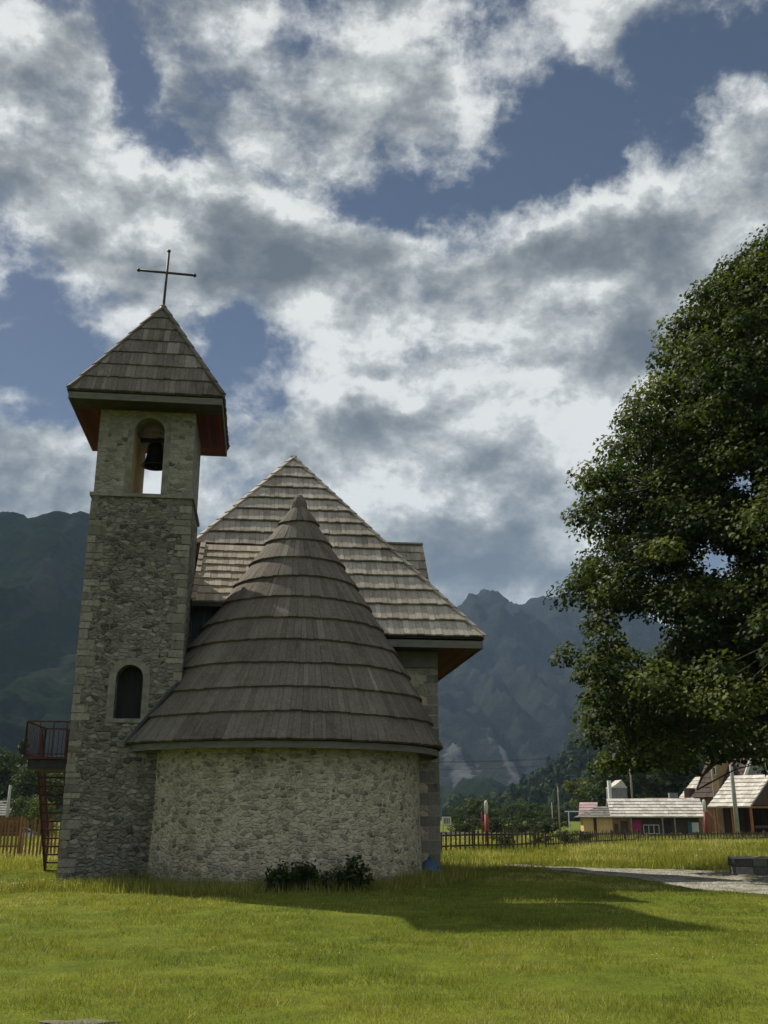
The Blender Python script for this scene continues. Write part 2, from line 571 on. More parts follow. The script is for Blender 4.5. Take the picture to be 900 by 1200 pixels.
# ------------------------------------------------------------------ terrain
PHI = R(7)
CO = ground_at(65, 1042)                     # the tower's near left corner
UX = Vector((math.cos(PHI), math.sin(PHI), 0))
WX = Vector((-math.sin(PHI), math.cos(PHI), 0))


def church(u, w, z=0.0):
    return CO + UX * u + WX * w + Vector((0, 0, z))


def to_church(x, y):
    dx, dy = x - CO.x, y - CO.y
    return dx * UX.x + dy * UX.y, dx * WX.x + dy * WX.y


def sstep(a, b, x):
    t = np.clip((x - a) / (b - a), 0, 1)
    return t * t * (3 - 2 * t)


def terrain(x, y):
    x = np.asarray(x, float)
    y = np.asarray(y, float)
    d = np.hypot(x, y)
    z = -1.0 * sstep(78, 104, d)
    z = z + (fbm(x / 3.1 + 40, y / 3.1 + 40, 3) - .5) * .10 + (fbm(x / 14 + 4, y / 14, 3) - .5) * .22 * sstep(10, 22, d)
    z = z + (fbm(x / 90 + 3, y / 90 + 8, 3) - .5) * 2.0 * sstep(140, 400, d)
    return z


def zt(x, y):
    return float(terrain(np.array([x]), np.array([y]))[0])


def radial_ground():
    rr = np.concatenate([np.linspace(3, 60, 190), np.geomspace(60.6, 5200, 90)])
    aa = np.radians(np.linspace(-180, 180, 361))
    A, RR = np.meshgrid(aa, rr)
    X, Y = RR * np.sin(A), RR * np.cos(A)
    return X, Y, terrain(X, Y)


m, n, out = new_mat('meadow_ground')
co = obj_co(n)
big = n.noise(co, 0.35, 6, 0.65)
mid = n.noise(co, 2.2, 6, 0.7)
fin = n.noise(co, 30, 4, 0.7)
c = n.ramp(big, [(.30, (.085, .115, .014)), (.5, (.14, .17, .02)), (.7, (.19, .195, .03))])
c = n.mix(n.maprange(mid, .35, .7), c, (.085, .105, .015))
c = n.mix(.6, c, n.ramp(fin, [(.3, (.45, .45, .4)), (.7, (1.3, 1.3, 1.2))]), 'MULTIPLY')
finish(n, out, c, .95, fin, .6, .03, .05)
M['ground'] = m
gX, gY, gZ = radial_ground()
ground = grid_mesh('ground', gX, gY, gZ, M['ground'])
# close the middle under the camera
cb = MB()
cb.face([(3.02 * math.sin(a), 3.02 * math.cos(a), zt(3.02 * math.sin(a), 3.02 * math.cos(a)) - .004) for a in [2 * math.pi * k / 40 for k in range(40)][::-1]])
cap = cb.build('ground_near', M['ground'])
tag(cap, kind='structure')
tag(ground, kind='structure')

# gravel path
low = [(1100, 1085), (960, 1064), (900, 1051), (859, 1048), (800, 1038), (772, 1033), (720, 1027), (670, 1022.5), (630, 1018), (590, 1014.0)]
upp = [(1100, 1040), (960, 1030), (900, 1027.0), (864, 1024.5), (830, 1022), (798, 1020), (740, 1018), (670, 1015.8), (630, 1014), (590, 1012.8)]
P_low = np.array([ground_at(*p)[:2] for p in low])
P_upp = np.array([ground_at(*p)[:2] for p in upp])


def resample(P, k):
    s = np.concatenate([[0], np.cumsum(np.hypot(*np.diff(P, axis=0).T))])
    q = np.linspace(0, s[-1], k)
    return np.stack([np.interp(q, s, P[:, 0]), np.interp(q, s, P[:, 1])], -1)


A_, B_ = resample(P_low, 120), resample(P_upp, 120)
jit = (fbm(np.arange(120) / 4., np.zeros(120), 3) - .5)[:, None] * 0.9
A_ = A_ + jit * np.array([0.2, 1.0])
B_ = B_ - jit[::-1] * np.array([0.2, 1.0])
tt = np.linspace(0, 1, 14)[:, None, None]
PG = A_[None] * (1 - tt) + B_[None] * tt
PX, PY = PG[..., 0], PG[..., 1]
m, n, out = new_mat('gravel')
co = obj_co(n)
v = n.add('ShaderNodeTexVoronoi', {'Vector': co, 'Scale': 18.0})
g1 = n.ramp(n.add('ShaderNodeSeparateColor', {0: v.outputs['Color']}).outputs[0], [(0, (.17, .16, .135)), (.5, (.31, .295, .25)), (1, (.46, .44, .39))])
g2 = n.noise(co, 1.3, 5, .7)
c = n.mix(n.maprange(g2, .45, .68), g1, (.13, .125, .06))
finish(n, out, c, .95, n.math('SUBTRACT', 1.0, v.outputs['Distance']), .9, .04, .1)
M['gravel'] = m
path = grid_mesh('gravel_path', PX, PY, terrain(PX, PY) + .015, m)
tag(path, kind='structure')
path_poly = np.concatenate([A_, B_[::-1]])


def inside(poly, x, y):
    r = np.zeros(len(x), bool)
    j = len(poly) - 1
    for i in range(len(poly)):
        xi, yi = poly[i]
        xj, yj = poly[j]
        c_ = ((yi > y) != (yj > y)) & (x < (xj - xi) * (y - yi) / (yj - yi + 1e-12) + xi)
        r ^= c_
        j = i
    return r


# ------------------------------------------------------------------ mountains
def mat_mountain(name, forest, forest2, rock, sc, streak=1.0):
    m, n, out = new_mat(name)
    co = obj_co(n)
    mk = n.add('ShaderNodeAttribute', attribute_name='mask').outputs['Fac']
    a = n.noise(co, sc, 8, .68)
    b = n.noise(co, sc * 7, 6, .7)
    f = n.mix(n.maprange(a, .38, .62), forest, forest2)
    f = n.mix(.8, f, n.ramp(b, [(.3, (.45, .45, .45)), (.7, (1.5, 1.5, 1.4))]), 'MULTIPLY')
    rk = n.mix(.6, rock, n.ramp(n.noise(co, sc * 4, 7, .7), [(.3, (.5, .5, .5)), (.7, (1.4, 1.4, 1.4))]), 'MULTIPLY')
    k = n.maprange(n.math('ADD', mk, n.math('MULTIPLY', n.math('SUBTRACT', b, .5), .9)), .45, .75)
    c = n.mix(n.math('MULTIPLY', k, streak), f, rk)
    finish(n, out, c, .95, b, .8, 6.0 / (sc * 100), 0.0)
    return m


def mountain(name, outline, D, base, xs, mat, seed, gully, rough, back=500, nx=420, ns=200):
    """a ridge at distance D whose skyline is the outline, falling to the valley floor at distance base"""
    px = np.array([o[0] for o in outline], float)
    pts = [at(o[0], o[1], D) for o in outline]
    X0 = np.array([p.x for p in pts])
    H0 = np.array([p.z for p in pts])
    x = np.linspace(xs[0], xs[1], nx)
    s = np.concatenate([np.linspace(0, 1, ns), np.linspace(1.02, 1.6, 24)])
    S, XX = np.meshgrid(s, x, indexing='ij')
    hr = np.interp(x, X0, H0)[None, :] + (fbm(x / 55 + seed, x * 0 + seed, 5, .6) - .5)[None, :] * rough * .5
    YY = np.where(S <= 1, base + (D - base) * S, D + (S - 1) * back / .6)
    wx = (fbm(XX / (gully * 2.2) + seed, YY / (gully * 2.2), 4) - .5) * gully * 1.6
    R1 = ridged((XX + wx) / gully + seed, YY / (gully * 3.2) + seed * .7, 6)
    F1 = fbm(XX / (gully * .55) + seed, YY / (gully * .55), 6, .58)
    prof = np.where(S <= 1, S ** 1.15 * (1 - .12 * np.sin(S * math.pi * 2)), 1 - (S - 1) * 1.1)
    amp = np.sin(np.clip(S, 0, 1) * math.pi) ** .8
    Z = hr * prof + amp * ((R1 - .62) * rough * 1.6 + (F1 - .5) * rough * .9)
    Z = np.where(S > .96, Z, Z)
    streak = ridged((XX + wx * .6) / (gully * .4) + seed * 2, YY / (gully * 4) + 3, 5)
    patch = fbm(XX / (gully * 1.6) + 9 + seed, YY / (gully * 1.6), 4)
    gz = np.gradient(Z, axis=0) / np.maximum(np.gradient(YY, axis=0), 1e-3)
    fine = ridged((XX + wx * .8) / (gully * .13) + seed * 2, (YY + wx * .5) / (gully * 1.1) + 3, 5)
    mask = np.clip(.26 + (streak - .66) * 2.2 + (fine - .70) * 1.6 + (patch - .52) * 1.5 - S * .12, 0, 1)
    o = grid_mesh(name, XX, YY, Z - 6.0, mat, mask)
    tag(o, kind='structure')
    return XX, YY, Z


M['mt_far'] = mat_mountain('far_mountain', (.014, .018, .017), (.024, .028, .024), (.10, .105, .11), .012, .75)
M['mt_left'] = mat_mountain('left_mountain', (.007, .015, .006), (.014, .023, .008), (.05, .05, .045), .02, .25)  # forest tones darkened so the colour carries the cloud shade on the mountain
mountain('mountain', [(-900, 700), (200, 745), (380, 748), (480, 735), (515, 716), (540, 706), (556, 697), (568, 694), (582, 701), (597, 707), (612, 703), (625, 704), (640, 698), (655, 696), (676, 696), (700, 701), (740, 720), (790, 755), (900, 800), (1800, 800)],
         2600, 1150, (-1500, 2400), M['mt_far'], 3.0, 210, 150)
mountain('mountain', [(-1300, 560), (-500, 590), (-150, 620), (-60, 608), (0, 614), (25, 613), (45, 608), (62, 609), (80, 613), (105, 616), (150, 622), (220, 670), (300, 740), (400, 850), (460, 920), (505, 955), (800, 962)],
         1350, 420, (-1900, 330), M['mt_left'], 8.0, 170, 80)
hX, hY, hZ = mountain('hill', [(300, 953), (570, 950), (610, 932), (650, 898), (700, 862), (760, 815), (830, 770), (950, 700), (1200, 640), (1900, 600)],
                      640, 330, (-60, 900), M['mt_left'], 21.0, 90, 18, back=300, nx=260, ns=120)

# woodland on the hill: nobody could count it
M['forest'] = mat_leaf('forest_leaf', [(0, (.016, .028, .012)), (.5, (.028, .045, .016)), (1, (.055, .072, .022))], .12, .8, .05)


def leaf_tris(cen, nrm, size, tall=1.0):
    """one triangle per point facing roughly nrm"""
    k = len(cen)
    nrm = nrm / np.linalg.norm(nrm, axis=1, keepdims=True)
    up = rng.normal(size=(k, 3))
    a = np.cross(nrm, up)
    a /= np.linalg.norm(a, axis=1, keepdims=True)
    b = np.cross(nrm, a)
    s = size[:, None]
    return np.stack([cen + a * s, cen - a * s * .5 + b * s * .87 * tall, cen - a * s * .5 - b * s * .87 * tall], 1)


def forest_tris(fx, fy, fz, hmin, hmax, per=70, leaf=1.1):
    k = len(fx)
    h = rng.uniform(hmin, hmax, k)
    con = rng.random(k) < .35
    r = np.where(con, h * .2, h * .34)
    u = rng.random((k, per))
    th = rng.uniform(0, 2 * math.pi, (k, per))
    zc = np.where(con[:, None], u ** 1.0, .25 + .75 * u)
    rad = np.where(con[:, None], (1 - u) * 1.0 + .06, np.sqrt(np.clip(1 - ((u - .45) / .56) ** 2, 0, 1)))
    rad = rad * rng.uniform(.75, 1.08, (k, per))
    X = fx[:, None] + np.cos(th) * rad * r[:, None]
    Y = fy[:, None] + np.sin(th) * rad * r[:, None]
    Z = fz[:, None] + zc * h[:, None]
    N = np.stack([np.cos(th), np.sin(th), np.where(con[:, None], .5, (u - .4) * 1.6)], -1) + rng.normal(0, .35, (k, per, 3))
    c = np.stack([X, Y, Z], -1).reshape(-1, 3)
    t = np.clip(np.repeat(rng.random(k) * .7, per) + rng.random(k * per) * .3 - np.repeat(con * .25, per), 0, 1)
    return leaf_tris(c, N.reshape(-1, 3), np.full(len(c), leaf) * rng.uniform(.7, 1.3, len(c))), t


hs = np.argwhere(np.ones_like(hX, bool))
sel = rng.integers(0, len(hs), 3600)
ii = hs[sel]
fx, fy, fz = hX[ii[:, 0], ii[:, 1]], hY[ii[:, 0], ii[:, 1]], hZ[ii[:, 0], ii[:, 1]] - 7
okm = (fz > -4) & (fx > 40 - .0 * fy) & (fx / fy < .62)
fx, fy, fz = fx[okm] + rng.uniform(-2, 2, okm.sum()), fy[okm], fz[okm]
V_, T_ = forest_tris(fx, fy, fz, 8, 15, 60, 1.7)
fo = np_mesh('woodland', V_, 3, M['forest'], T_)
tag(fo, 'dense dark wood covering the hillside beyond the village roofs', 'woodland', kind='stuff')

# ------------------------------------------------------------------ the church
ch = empty('church', CO, PHI, 'stone village church with a square bell tower, round shingled apse and cross', 'church')


def arch_pts(uL, uR, zs, n=14):
    """half circle from the left spring to the right spring"""
    c, r = (uL + uR) / 2, (uR - uL) / 2
    return [(c - r * math.cos(math.pi * k / n), zs + r * math.sin(math.pi * k / n)) for k in range(n + 1)]


def arch_face(mb, u0, u1, z0, z1, uL, uR, zb, ztop, w, flip=False, tint=.5, mi=0):
    zs = ztop - (uR - uL) / 2

    def q(pts):
        P = [(u, w, z) for u, z in pts]
        mb.face(P[::-1] if flip else P, tint, mi)
    q([(u0, z0), (u1, z0), (u1, zb), (u0, zb)]) if zb > z0 + 1e-6 else None
    q([(u0, zb), (uL, zb), (uL, zs), (u0, zs)])
    q([(uR, zb), (u1, zb), (u1, zs), (uR, zs)])
    ap = arch_pts(uL, uR, zs)
    nn = len(ap) - 1
    for k in range(nn):
        a, b = ap[k], ap[k + 1]
        ua = u0 if k == 0 else u0 + (u1 - u0) * k / nn
        ub = u0 + (u1 - u0) * (k + 1) / nn
        q([a, b, (ub, z1), (ua, z1)])
    q([(u0, zs), (uL, zs), (u0, z1)])
    q([(uR, zs), (u1, zs), (u1, z1)])


def arch_reveal(mb, uL, uR, zb, ztop, w0, w1, mi=0, sill=True, dz=0.0):
    zs = ztop - (uR - uL) / 2
    ap = [(uL, zb)] + arch_pts(uL, uR, zs) + [(uR, zb)]
    for k, (a, b) in enumerate(zip(ap[:-1], ap[1:])):
        da, db = (dz if a[1] > zb + .01 else 0), (dz if b[1] > zb + .01 else 0)
        mb.face([(a[0], w0, a[1]), (a[0], w1, a[1] + da), (b[0], w1, b[1] + db), (b[0], w0, b[1])], .5, mi if k in (0, len(ap) - 2) else 0)
    if sill:
        mb.face([(uL, w0, zb), (uR, w0, zb), (uR, w1, zb), (uL, w1, zb)], .5, 0)


def arch_ring(mb, uL, uR, zb, ztop, wd, w0, w1, tint=.5):
    """flat band of dressed stone round an arched opening"""
    zs = ztop - (uR - uL) / 2
    inn = [(uL, zb)] + arch_pts(uL, uR, zs, 14) + [(uR, zb)]
    o_ = arch_pts(uL - wd, uR + wd, zs, 14)
    outp = [(uL - wd, zb)] + o_ + [(uR + wd, zb)]
    for k in range(len(inn) - 1):
        a, b, c_, d = inn[k], inn[k + 1], outp[k + 1], outp[k]
        mb.hexa([(a[0], w1, a[1]), (b[0], w1, b[1]), (c_[0], w1, c_[1]), (d[0], w1, d[1]),
                 (a[0], w0, a[1]), (b[0], w0, b[1]), (c_[0], w0, c_[1]), (d[0], w0, d[1])], random.random())


TW, ZL, ZT = 2.5, 9.34, 12.02               # tower width, ledge height, wall top
tw = MB()
arch_face(tw, 0, TW, -.4, ZL, .96, 1.60, 3.80, 5.08, 0.0)
arch_reveal(tw, .96, 1.60, 3.80, 5.08, 0, .42)
tw.face([(0, 0, -.4), (0, 0, ZL), (0, TW, ZL), (0, TW, -.4)])
tw.face([(TW, 0, -.4), (TW, TW, -.4), (TW, TW, ZL), (TW, 0, ZL)])
tw.face([(0, TW, -.4), (0, TW, ZL), (TW, TW, ZL), (TW, TW, -.4)])
tw.face([(0, 0, ZL), (TW, 0, ZL), (TW, TW, ZL), (0, TW, ZL)])
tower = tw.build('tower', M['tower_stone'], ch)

wn_ = MB()
arch = [(.96, 3.80)] + arch_pts(.96, 1.60, 5.08 - .32) + [(1.60, 3.80)]
wn_.face([(a[0], .40, a[1]) for a in arch][::-1], .2)
for k in range(1, 4):
    u = .96 + .16 * k
    wn_.box((u - .008, .385, 3.8), (u + .008, .398, 5.0), .8)
wn_.build('window', M['shutter'], tower)
tr = MB()
arch_ring(tr, .96, 1.60, 3.62, 5.08, .17, -.012, .05)
tr.box((.78, -.03, 3.70), (1.78, .05, 3.79))
tr.build('window_surround', M['trim'], tower)

# dressed corner stones
for (cu_, cw_, su, sw) in ((0, 0, 1, 1), (TW, 0, -1, 1)):
    qs = MB()
    z = -.3
    k = 0
    while z < ZL - .15:
        h = random.uniform(.13, .27)
        h = min(h, ZL - .02 - z)
        la, lb = (random.uniform(.26, .44), random.uniform(.14, .24)) if random.random() < .5 else (random.uniform(.14, .24), random.uniform(.26, .44))
        p = random.uniform(.004, .016)
        a, b = sorted((cu_ - su * p, cu_ + su * la))
        c_, d = sorted((cw_ - sw * p, cw_ + sw * lb))
        qs.box((a, c_, z + .012), (b, d, z + h - .012), random.random())
        z += h
        k += 1
    qs.build('corner_stone', M['quoin'], tower)

ld = MB()
ld.box((-.05, -.05, ZL), (TW + .05, TW + .05, ZL + .09), .5)
ld.build('ledge', M['trim'], tower)

BI = .03
bf = MB()
uL_, uR_, zb_, zt_ = .93, 1.70, 9.46, 11.54
for w_, fl in ((BI, False), (TW - BI, True)):
    arch_face(bf, BI, TW - BI, ZL + .09, ZT, uL_, uR_, zb_, zt_ + (.38 if fl else 0), w_, fl)
bf.face([(BI, BI, ZL + .09), (BI, BI, ZT), (BI, TW - BI, ZT), (BI, TW - BI, ZL + .09)])
bf.face([(TW - BI, BI, ZL + .09), (TW - BI, TW - BI, ZL + .09), (TW - BI, TW - BI, ZT), (TW - BI, BI, ZT)])
arch_reveal(bf, uL_, uR_, zb_, zt_, BI, TW - BI, 1, dz=.38)
belfry = bf.build('belfry', [M['belfry_stone'], M['plaster']], tower)

# rafters and arch ring of the belfry
ar = MB()
arch_ring(ar, uL_, uR_, zb_ + .0, zt_, .16, BI - .012, BI + .04)
ar.build('belfry_arch', M['trim'], tower)


def shingle_plane(mb, O, es, et, nrm, Lf, Rf, T, courses, bw=.17, lift=.05, tintf=None, jag=.014, under=None):
    """overlapping courses of boards on the plane O + es*s + et*t; Lf and Rf bound s at height t"""
    O, es, et, nrm = Vector(O), Vector(es), Vector(et), Vector(nrm)
    ts = [T * k / courses for k in range(courses + 1)] if isinstance(courses, int) else courses
    for k in range(len(ts) - 1):
        t0, t1 = ts[k], ts[k + 1] + (.05 if k < len(ts) - 2 else 0)
        s = Lf(t0) - random.random() * bw
        smax = Rf(t0)
        base = random.uniform(-.07, .07)
        while s < smax:
            wdt = bw * random.uniform(.65, 1.35)
            s2 = s + wdt
            a0, b0 = max(s, Lf(t0)), min(s2 - .006, Rf(t0))
            a1, b1 = max(s, Lf(t1)), min(s2 - .006, Rf(t1))
            s = s2
            if b0 - a0 < .012:
                continue
            if b1 < a1:
                a1 = b1 = min(max((a1 + b1) / 2, min(Lf(t1), Rf(t1))), max(Lf(t1), Rf(t1)))
            tb = t0 + random.uniform(-jag, jag)
            lf = lift + random.uniform(-.008, .008)
            lt = .006
            P = lambda s_, t_, l_: O + es * s_ + et * t_ + nrm * l_
            ti = tintf(s, k) if tintf else random.random()
            ti = min(1, max(0, ti + base))
            mb.hexa([P(a0, tb, lf - .05), P(b0, tb, lf - .05), P(b1, t1, lt - .012), P(a1, t1, lt - .012), P(a0, tb, lf), P(b0, tb, lf), P(b1, t1, lt), P(a1, t1, lt)], ti, skip=(4,))


def plane_frame(a, b, c):
    """frame of the plane through eave corners a, b and the top point c"""
    a, b, c = Vector(a), Vector(b), Vector(c)
    es = (b - a).normalized()
    nrm = es.cross(c - a).normalized()
    et = nrm.cross(es).normalized()
    return es, et, nrm


def tri_roof(mb, a, b, c, courses, **kw):
    a, b, c = Vector(a), Vector(b), Vector(c)
    es, et, nrm = plane_frame(a, b, c)
    T = (c - a).dot(et)
    sc_ = (c - a).dot(es)
    Ls = (b - a).length
    shingle_plane(mb, a, es, et, nrm, lambda t: sc_ * t / T, lambda t: Ls + (sc_ - Ls) * t / T, T, courses, **kw)
    return es, et, nrm


def hip_caps(mb, a, b, n, wd=.2, th=.045, up=(0, 0, 1), tint=None):
    a, b = Vector(a), Vector(b)
    for k in range(n):
        p, q = a.lerp(b, k / n), a.lerp(b, min(1, (k + 1.12) / n))
        u_ = Vector(up)
        mb.bar(p + u_ * .075, q + u_ * .035, wd, th, random.random() if tint is None else tint)


# tower roof
EV = 0.70
ez = 11.93
e0, e1 = -EV, TW + EV
apx = (TW / 2 + .02, TW / 2, 15.45)
cn = [(e0, e0, ez), (e1, e0, ez), (e1, e1, ez), (e0, e1, ez)]
tri = MB()
for k in range(4):
    a, b = cn[k], cn[(k + 1) % 4]
    tri_roof(tri, a, b, apx, 7, bw=.13, lift=.05)
    hip_caps(tri, cn[k], apx, 8, .16, .05)
tower_roof = tri.build('tower_roof', M['shingle'], tower)
ul = MB()
for k in range(4):
    a, b = Vector(cn[k]), Vector(cn[(k + 1) % 4])
    dn = Vector((0, 0, -.03))
    ul.face([a + dn, b + dn, Vector(apx) + dn])
ul.face([Vector(p) + Vector((0, 0, -.032)) for p in cn][::-1])
ul.build('roof_underlay', M['under'], tower_roof)
fs = MB()
for k in range(4):
    a, b = Vector(cn[k]), Vector(cn[(k + 1) % 4])
    d = (b - a).normalized()
    i_ = Vector((-d.y, d.x, 0)) * .03
    fs.bar(a + i_ + d * (.02 + .035 * (k % 2)) - Vector((0, 0, .14)), b + i_ - d * (.02 + .035 * (k % 2)) - Vector((0, 0, .14)), .03, .17, random.random())
fs.build('fascia', M['fascia'], tower)


def soffit(name, lo, hi, inner, z, parent, bw=.12):
    """boarded underside between the eave rectangle and the wall rectangle"""
    mb = MB()
    (a0, b0), (a1, b1) = lo, hi
    (c0, d0), (c1, d1) = inner
    fr = MB()
    fr.box((a0, b0, z), (a1, d0, z + .02), .4)
    fr.build('front_soffit', M['under'], parent)  # near-black colour makes the front soffit read as eave shadow
    # the other sides
    for (x0, y0, x1, y1, ax) in ((a0, d1, a1, b1, 0), (a0, d0, c0, d1, 1), (c1, d0, a1, d1, 1)):
        if ax == 0:
            k = max(1, int(round((y1 - y0) / bw)))
            for j in range(k):
                mb.box((x0, y0 + (y1 - y0) * j / k + .004, z), (x1, y0 + (y1 - y0) * (j + 1) / k - .004, z + .02), random.random())
        else:
            k = max(1, int(round((x1 - x0) / bw)))
            for j in range(k):
                mb.box((x0 + (x1 - x0) * j / k + .004, y0, z), (x0 + (x1 - x0) * (j + 1) / k - .004, y1, z + .02), random.random())
    return mb.build(name, M['soffit'], parent)


soffit('soffit', (e0 + .06, e0 + .06), (e1 - .06, e1 - .06), ((BI + .005, BI + .005), (TW - BI - .005, TW - BI - .005)), ez - .21, tower)

# cross
cr = MB()
cx_, cw2 = apx[0], apx[1]
cr.tube([(cx_, cw2, 15.2), (cx_ + .02, cw2, 16.2), (cx_ + .045, cw2, 17.28)], .036, 8)
cr.tube([(cx_ - .77, cw2, 16.60), (cx_ + .82, cw2, 16.54)], .036, 8)
for p in ((cx_ - .77, cw2, 16.60), (cx_ + .82, cw2, 16.54), (cx_ + .045, cw2, 17.28)):
    cr.lathe([(.0, -.055), (.045, -.035), (.055, 0), (.045, .035), (0, .055)], 10, p)
cr.lathe([(.12, 0), (.10, .08), (.045, .16), (.036, .2)], 10, (cx_, cw2, 15.36))
cr.build('cross', M['cross'], tower, True)

# bell: hangs in the belfry
bc = church((uL_ + uR_) / 2 + .03, TW / 2, 0)
bell = empty('bell', (bc.x, bc.y, 10.62), PHI, 'dark bronze bell hanging in the arched opening of the tower', 'bell')
bb = MB()
bb.lathe([(.0, .60), (.06, .60), (.12, .585), (.165, .55), (.185, .48), (.195, .36), (.215, .22), (.255, .10), (.305, .02), (.315, 0), (.29, 0), (.24, .09), (.19, .25), (.165, .45), (.1, .54), (0, .55)], 28)
bb.build('bell_body', M['bronze'], bell, True)
bell.scale = (1.1, 1.1, 1.14)
cl = MB()
cl.tube([(0, 0, .5), (0.01, 0, .05)], [.014, .02], 8)
cl.lathe([(0, .06), (.045, .03), (.055, 0), (.04, -.04), (0, -.055)], 10, (.01, 0, .03))
cl.build('clapper', M['iron'], bell, True)
yk = MB()
yk.box((-.36, -.06, .59), (.33, .06, .70))
yk.tube([(-.07, 0, .55), (-.07, 0, .60)], .02, 8)
yk.tube([(.07, 0, .55), (.07, 0, .60)], .02, 8)
yk.lathe([(.34, -.02), (.36, -.02), (.36, .02), (.34, .02)], 20, (-.0, 0, .70)) if False else None
yk.build('yoke', M['iron'], bell)

# apse
ACU, ACW, ARW, ARE = 4.98, 2.2, 3.66, 4.22
AZE, AZT = 3.20, 10.20
ap = MB()
NSEG = 72
zs_ = [-.4, .6, 1.6, 2.5, 3.15]
base = 0
for i, z in enumerate(zs_):
    rr_ = ARW + .07 * max(0, (1.6 - z) / 2)
    for k in range(NSEG + 1):
        a = R(180) + R(180) * k / NSEG
        a = R(172) + R(196) * k / NSEG
        ap.v.append((ACU + rr_ * math.cos(a), ACW + rr_ * math.sin(a), z))
for i in range(len(zs_) - 1):
    for k in range(NSEG):
        b0 = i * (NSEG + 1) + k
        ap.f.append((b0, b0 + 1, b0 + NSEG + 2, b0 + NSEG + 1))
        ap.t.append(.5)
        ap.m.append(0)
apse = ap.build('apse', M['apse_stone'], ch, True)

# conical apse roof
cone = MB()
cys = [866, 830.5, 801, 773, 746, 719.5, 696, 673, 649.6, 631.5, 609, 590]
cone_z = []
for k in range(13):
    f_ = k / 12
    cone_z.append(AZE + (AZT - .12 - AZE) * (1 - (1 - f_) ** 1.0))


def cone_r(z):
    f_ = (z - AZE) / (AZT - AZE)
    return max(.02, ARE * (1 - f_) * (1 + .16 * f_ * (1 - f_) ** 2))


def cone_c(z):
    f_ = min(1, max(0, (z - AZE) / (AZT - AZE)))
    return ACU + .34 * (1 - (1 - f_) ** 3)


NC = 11
zz_ = [AZE + (AZT - .25 - AZE) * (k / NC) ** 1.0 for k in range(NC + 1)]
for k in range(NC):
    z0, z1 = zz_[k], zz_[k + 1] + (.06 if k < NC - 1 else 0)
    r0, r1 = cone_r(z0), cone_r(z1)
    nb = max(12, int(2 * math.pi * r0 / .17))
    cuts = np.cumsum(np.random.default_rng(k).uniform(.6, 1.4, nb))
    cuts = cuts / cuts[-1] * 2 * math.pi
    a = random.random()
    prev = 0.0
    bt = random.uniform(-.08, .08)
    sl = math.atan2(z1 - z0, r0 - r1)
    no, nz = math.sin(sl), math.cos(sl)
    wob = [random.uniform(-.02, .02) for _ in range(4)]
    for c_ in cuts:
        a0, a1 = a + prev, a + c_ - .006 / max(r0, .3)
        prev = c_
        lf = .085 + random.uniform(-.006, .006)
        jz = random.uniform(-.012, .012) + wob[0] * math.sin(a0 * 2 + wob[1] * 90) + wob[2] * math.sin(a0 * 5)
        ti = min(1, max(0, random.betavariate(2, 2) + bt))

        def P(r, z, an, l):
            return (cone_c(z) + (r + no * l) * math.cos(an), ACW + (r + no * l) * math.sin(an), z + nz * l)
        ra = r0 + jz * -.55
        cone.hexa([P(ra, z0 + jz, a0, lf - .08), P(ra, z0 + jz, a1, lf - .08), P(r1, z1, a1, -.01), P(r1, z1, a0, -.01),
                   P(ra, z0 + jz, a0, lf), P(ra, z0 + jz, a1, lf), P(r1, z1, a1, .008), P(r1, z1, a0, .008)], ti, skip=(4,))
cone.lathe([(.24, -.34), (.21, -.16), (.15, -.02), (.08, .06), (0, .09)], 12, (cone_c(AZT), ACW, AZT), .3)
apse_roof = cone.build('apse_roof', M['shingle'], apse)
ucm = MB()
ucm.lathe([(cone_r(z) - .02, z - .0) for z in zz_] + [(0.01, AZT - .1)], 64, (ACU, ACW, 0))
for i, v in enumerate(ucm.v):
    ucm.v[i] = (v[0] + cone_c(v[2]) - ACU, v[1], v[2])
ucm.build('roof_underlay', M['under'], apse_roof)
cf = MB()
cf.lathe([(ARE - .10, AZE - .17), (ARE - .06, AZE - .17), (ARE - .06, AZE - .02), (ARE - .10, AZE - .02)], 96, (ACU, ACW, 0), .6)
cf.build('fascia', M['fascia'], apse)
csf = MB()
csf.lathe([(ARE - .09, AZE - .12), (ARW - .05, AZE - .10)], 96, (ACU, ACW, 0), .5)
csf.build('soffit', M['fascia'], apse)
# lead strip where the cone meets the tower wall
fl = MB()
pts = []
for k in range(24):
    z = AZE - .03 + (6.0 - AZE) * k / 23
    r = cone_r(z) + .06
    if r > ACW + .02:
        u = cone_c(z) - math.sqrt(r * r - (ACW + .03) ** 2)
        if u < TW + .02:
            pts.append((u, -.03, z + .03))
fl.tube(pts, .065, 6)
fl.build('flashing', M['lead'], apse_roof)

# nave
NU0, NU1, NW0, NW1, NZ = 1.15, 9.28, 2.46, 11.2, 6.10
nv = MB()
nv.box((NU0, NW0 + .15, -.4), (NU1, NW1, NZ), .5)
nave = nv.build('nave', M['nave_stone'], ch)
nq = MB()
z, k = -.3, 0
while z < NZ - .1:
    h = min(random.uniform(.24, .36), NZ - .02 - z)
    la, lb = (.55, .3) if k % 2 else (.3, .55)
    p = random.uniform(.006, .018)
    nq.box((NU1 - la, NW0 + .15 - p, z + .012), (NU1 + p, NW0 + .15 + lb, z + h - .012), random.random())
    z += h
    k += 1
nq.build('corner_stone', M['quoin'], nave)

EZ = 6.20
EL, ER, EW, EB = .0, 10.42, 1.62, 12.2
AU, AW, AZ = 5.25, 7.5, 13.34
RB = 7.8                                     # ridge ends at the rear hip
A_f, A_b = (AU, AW, AZ), (AU, RB, AZ)
nr = MB()
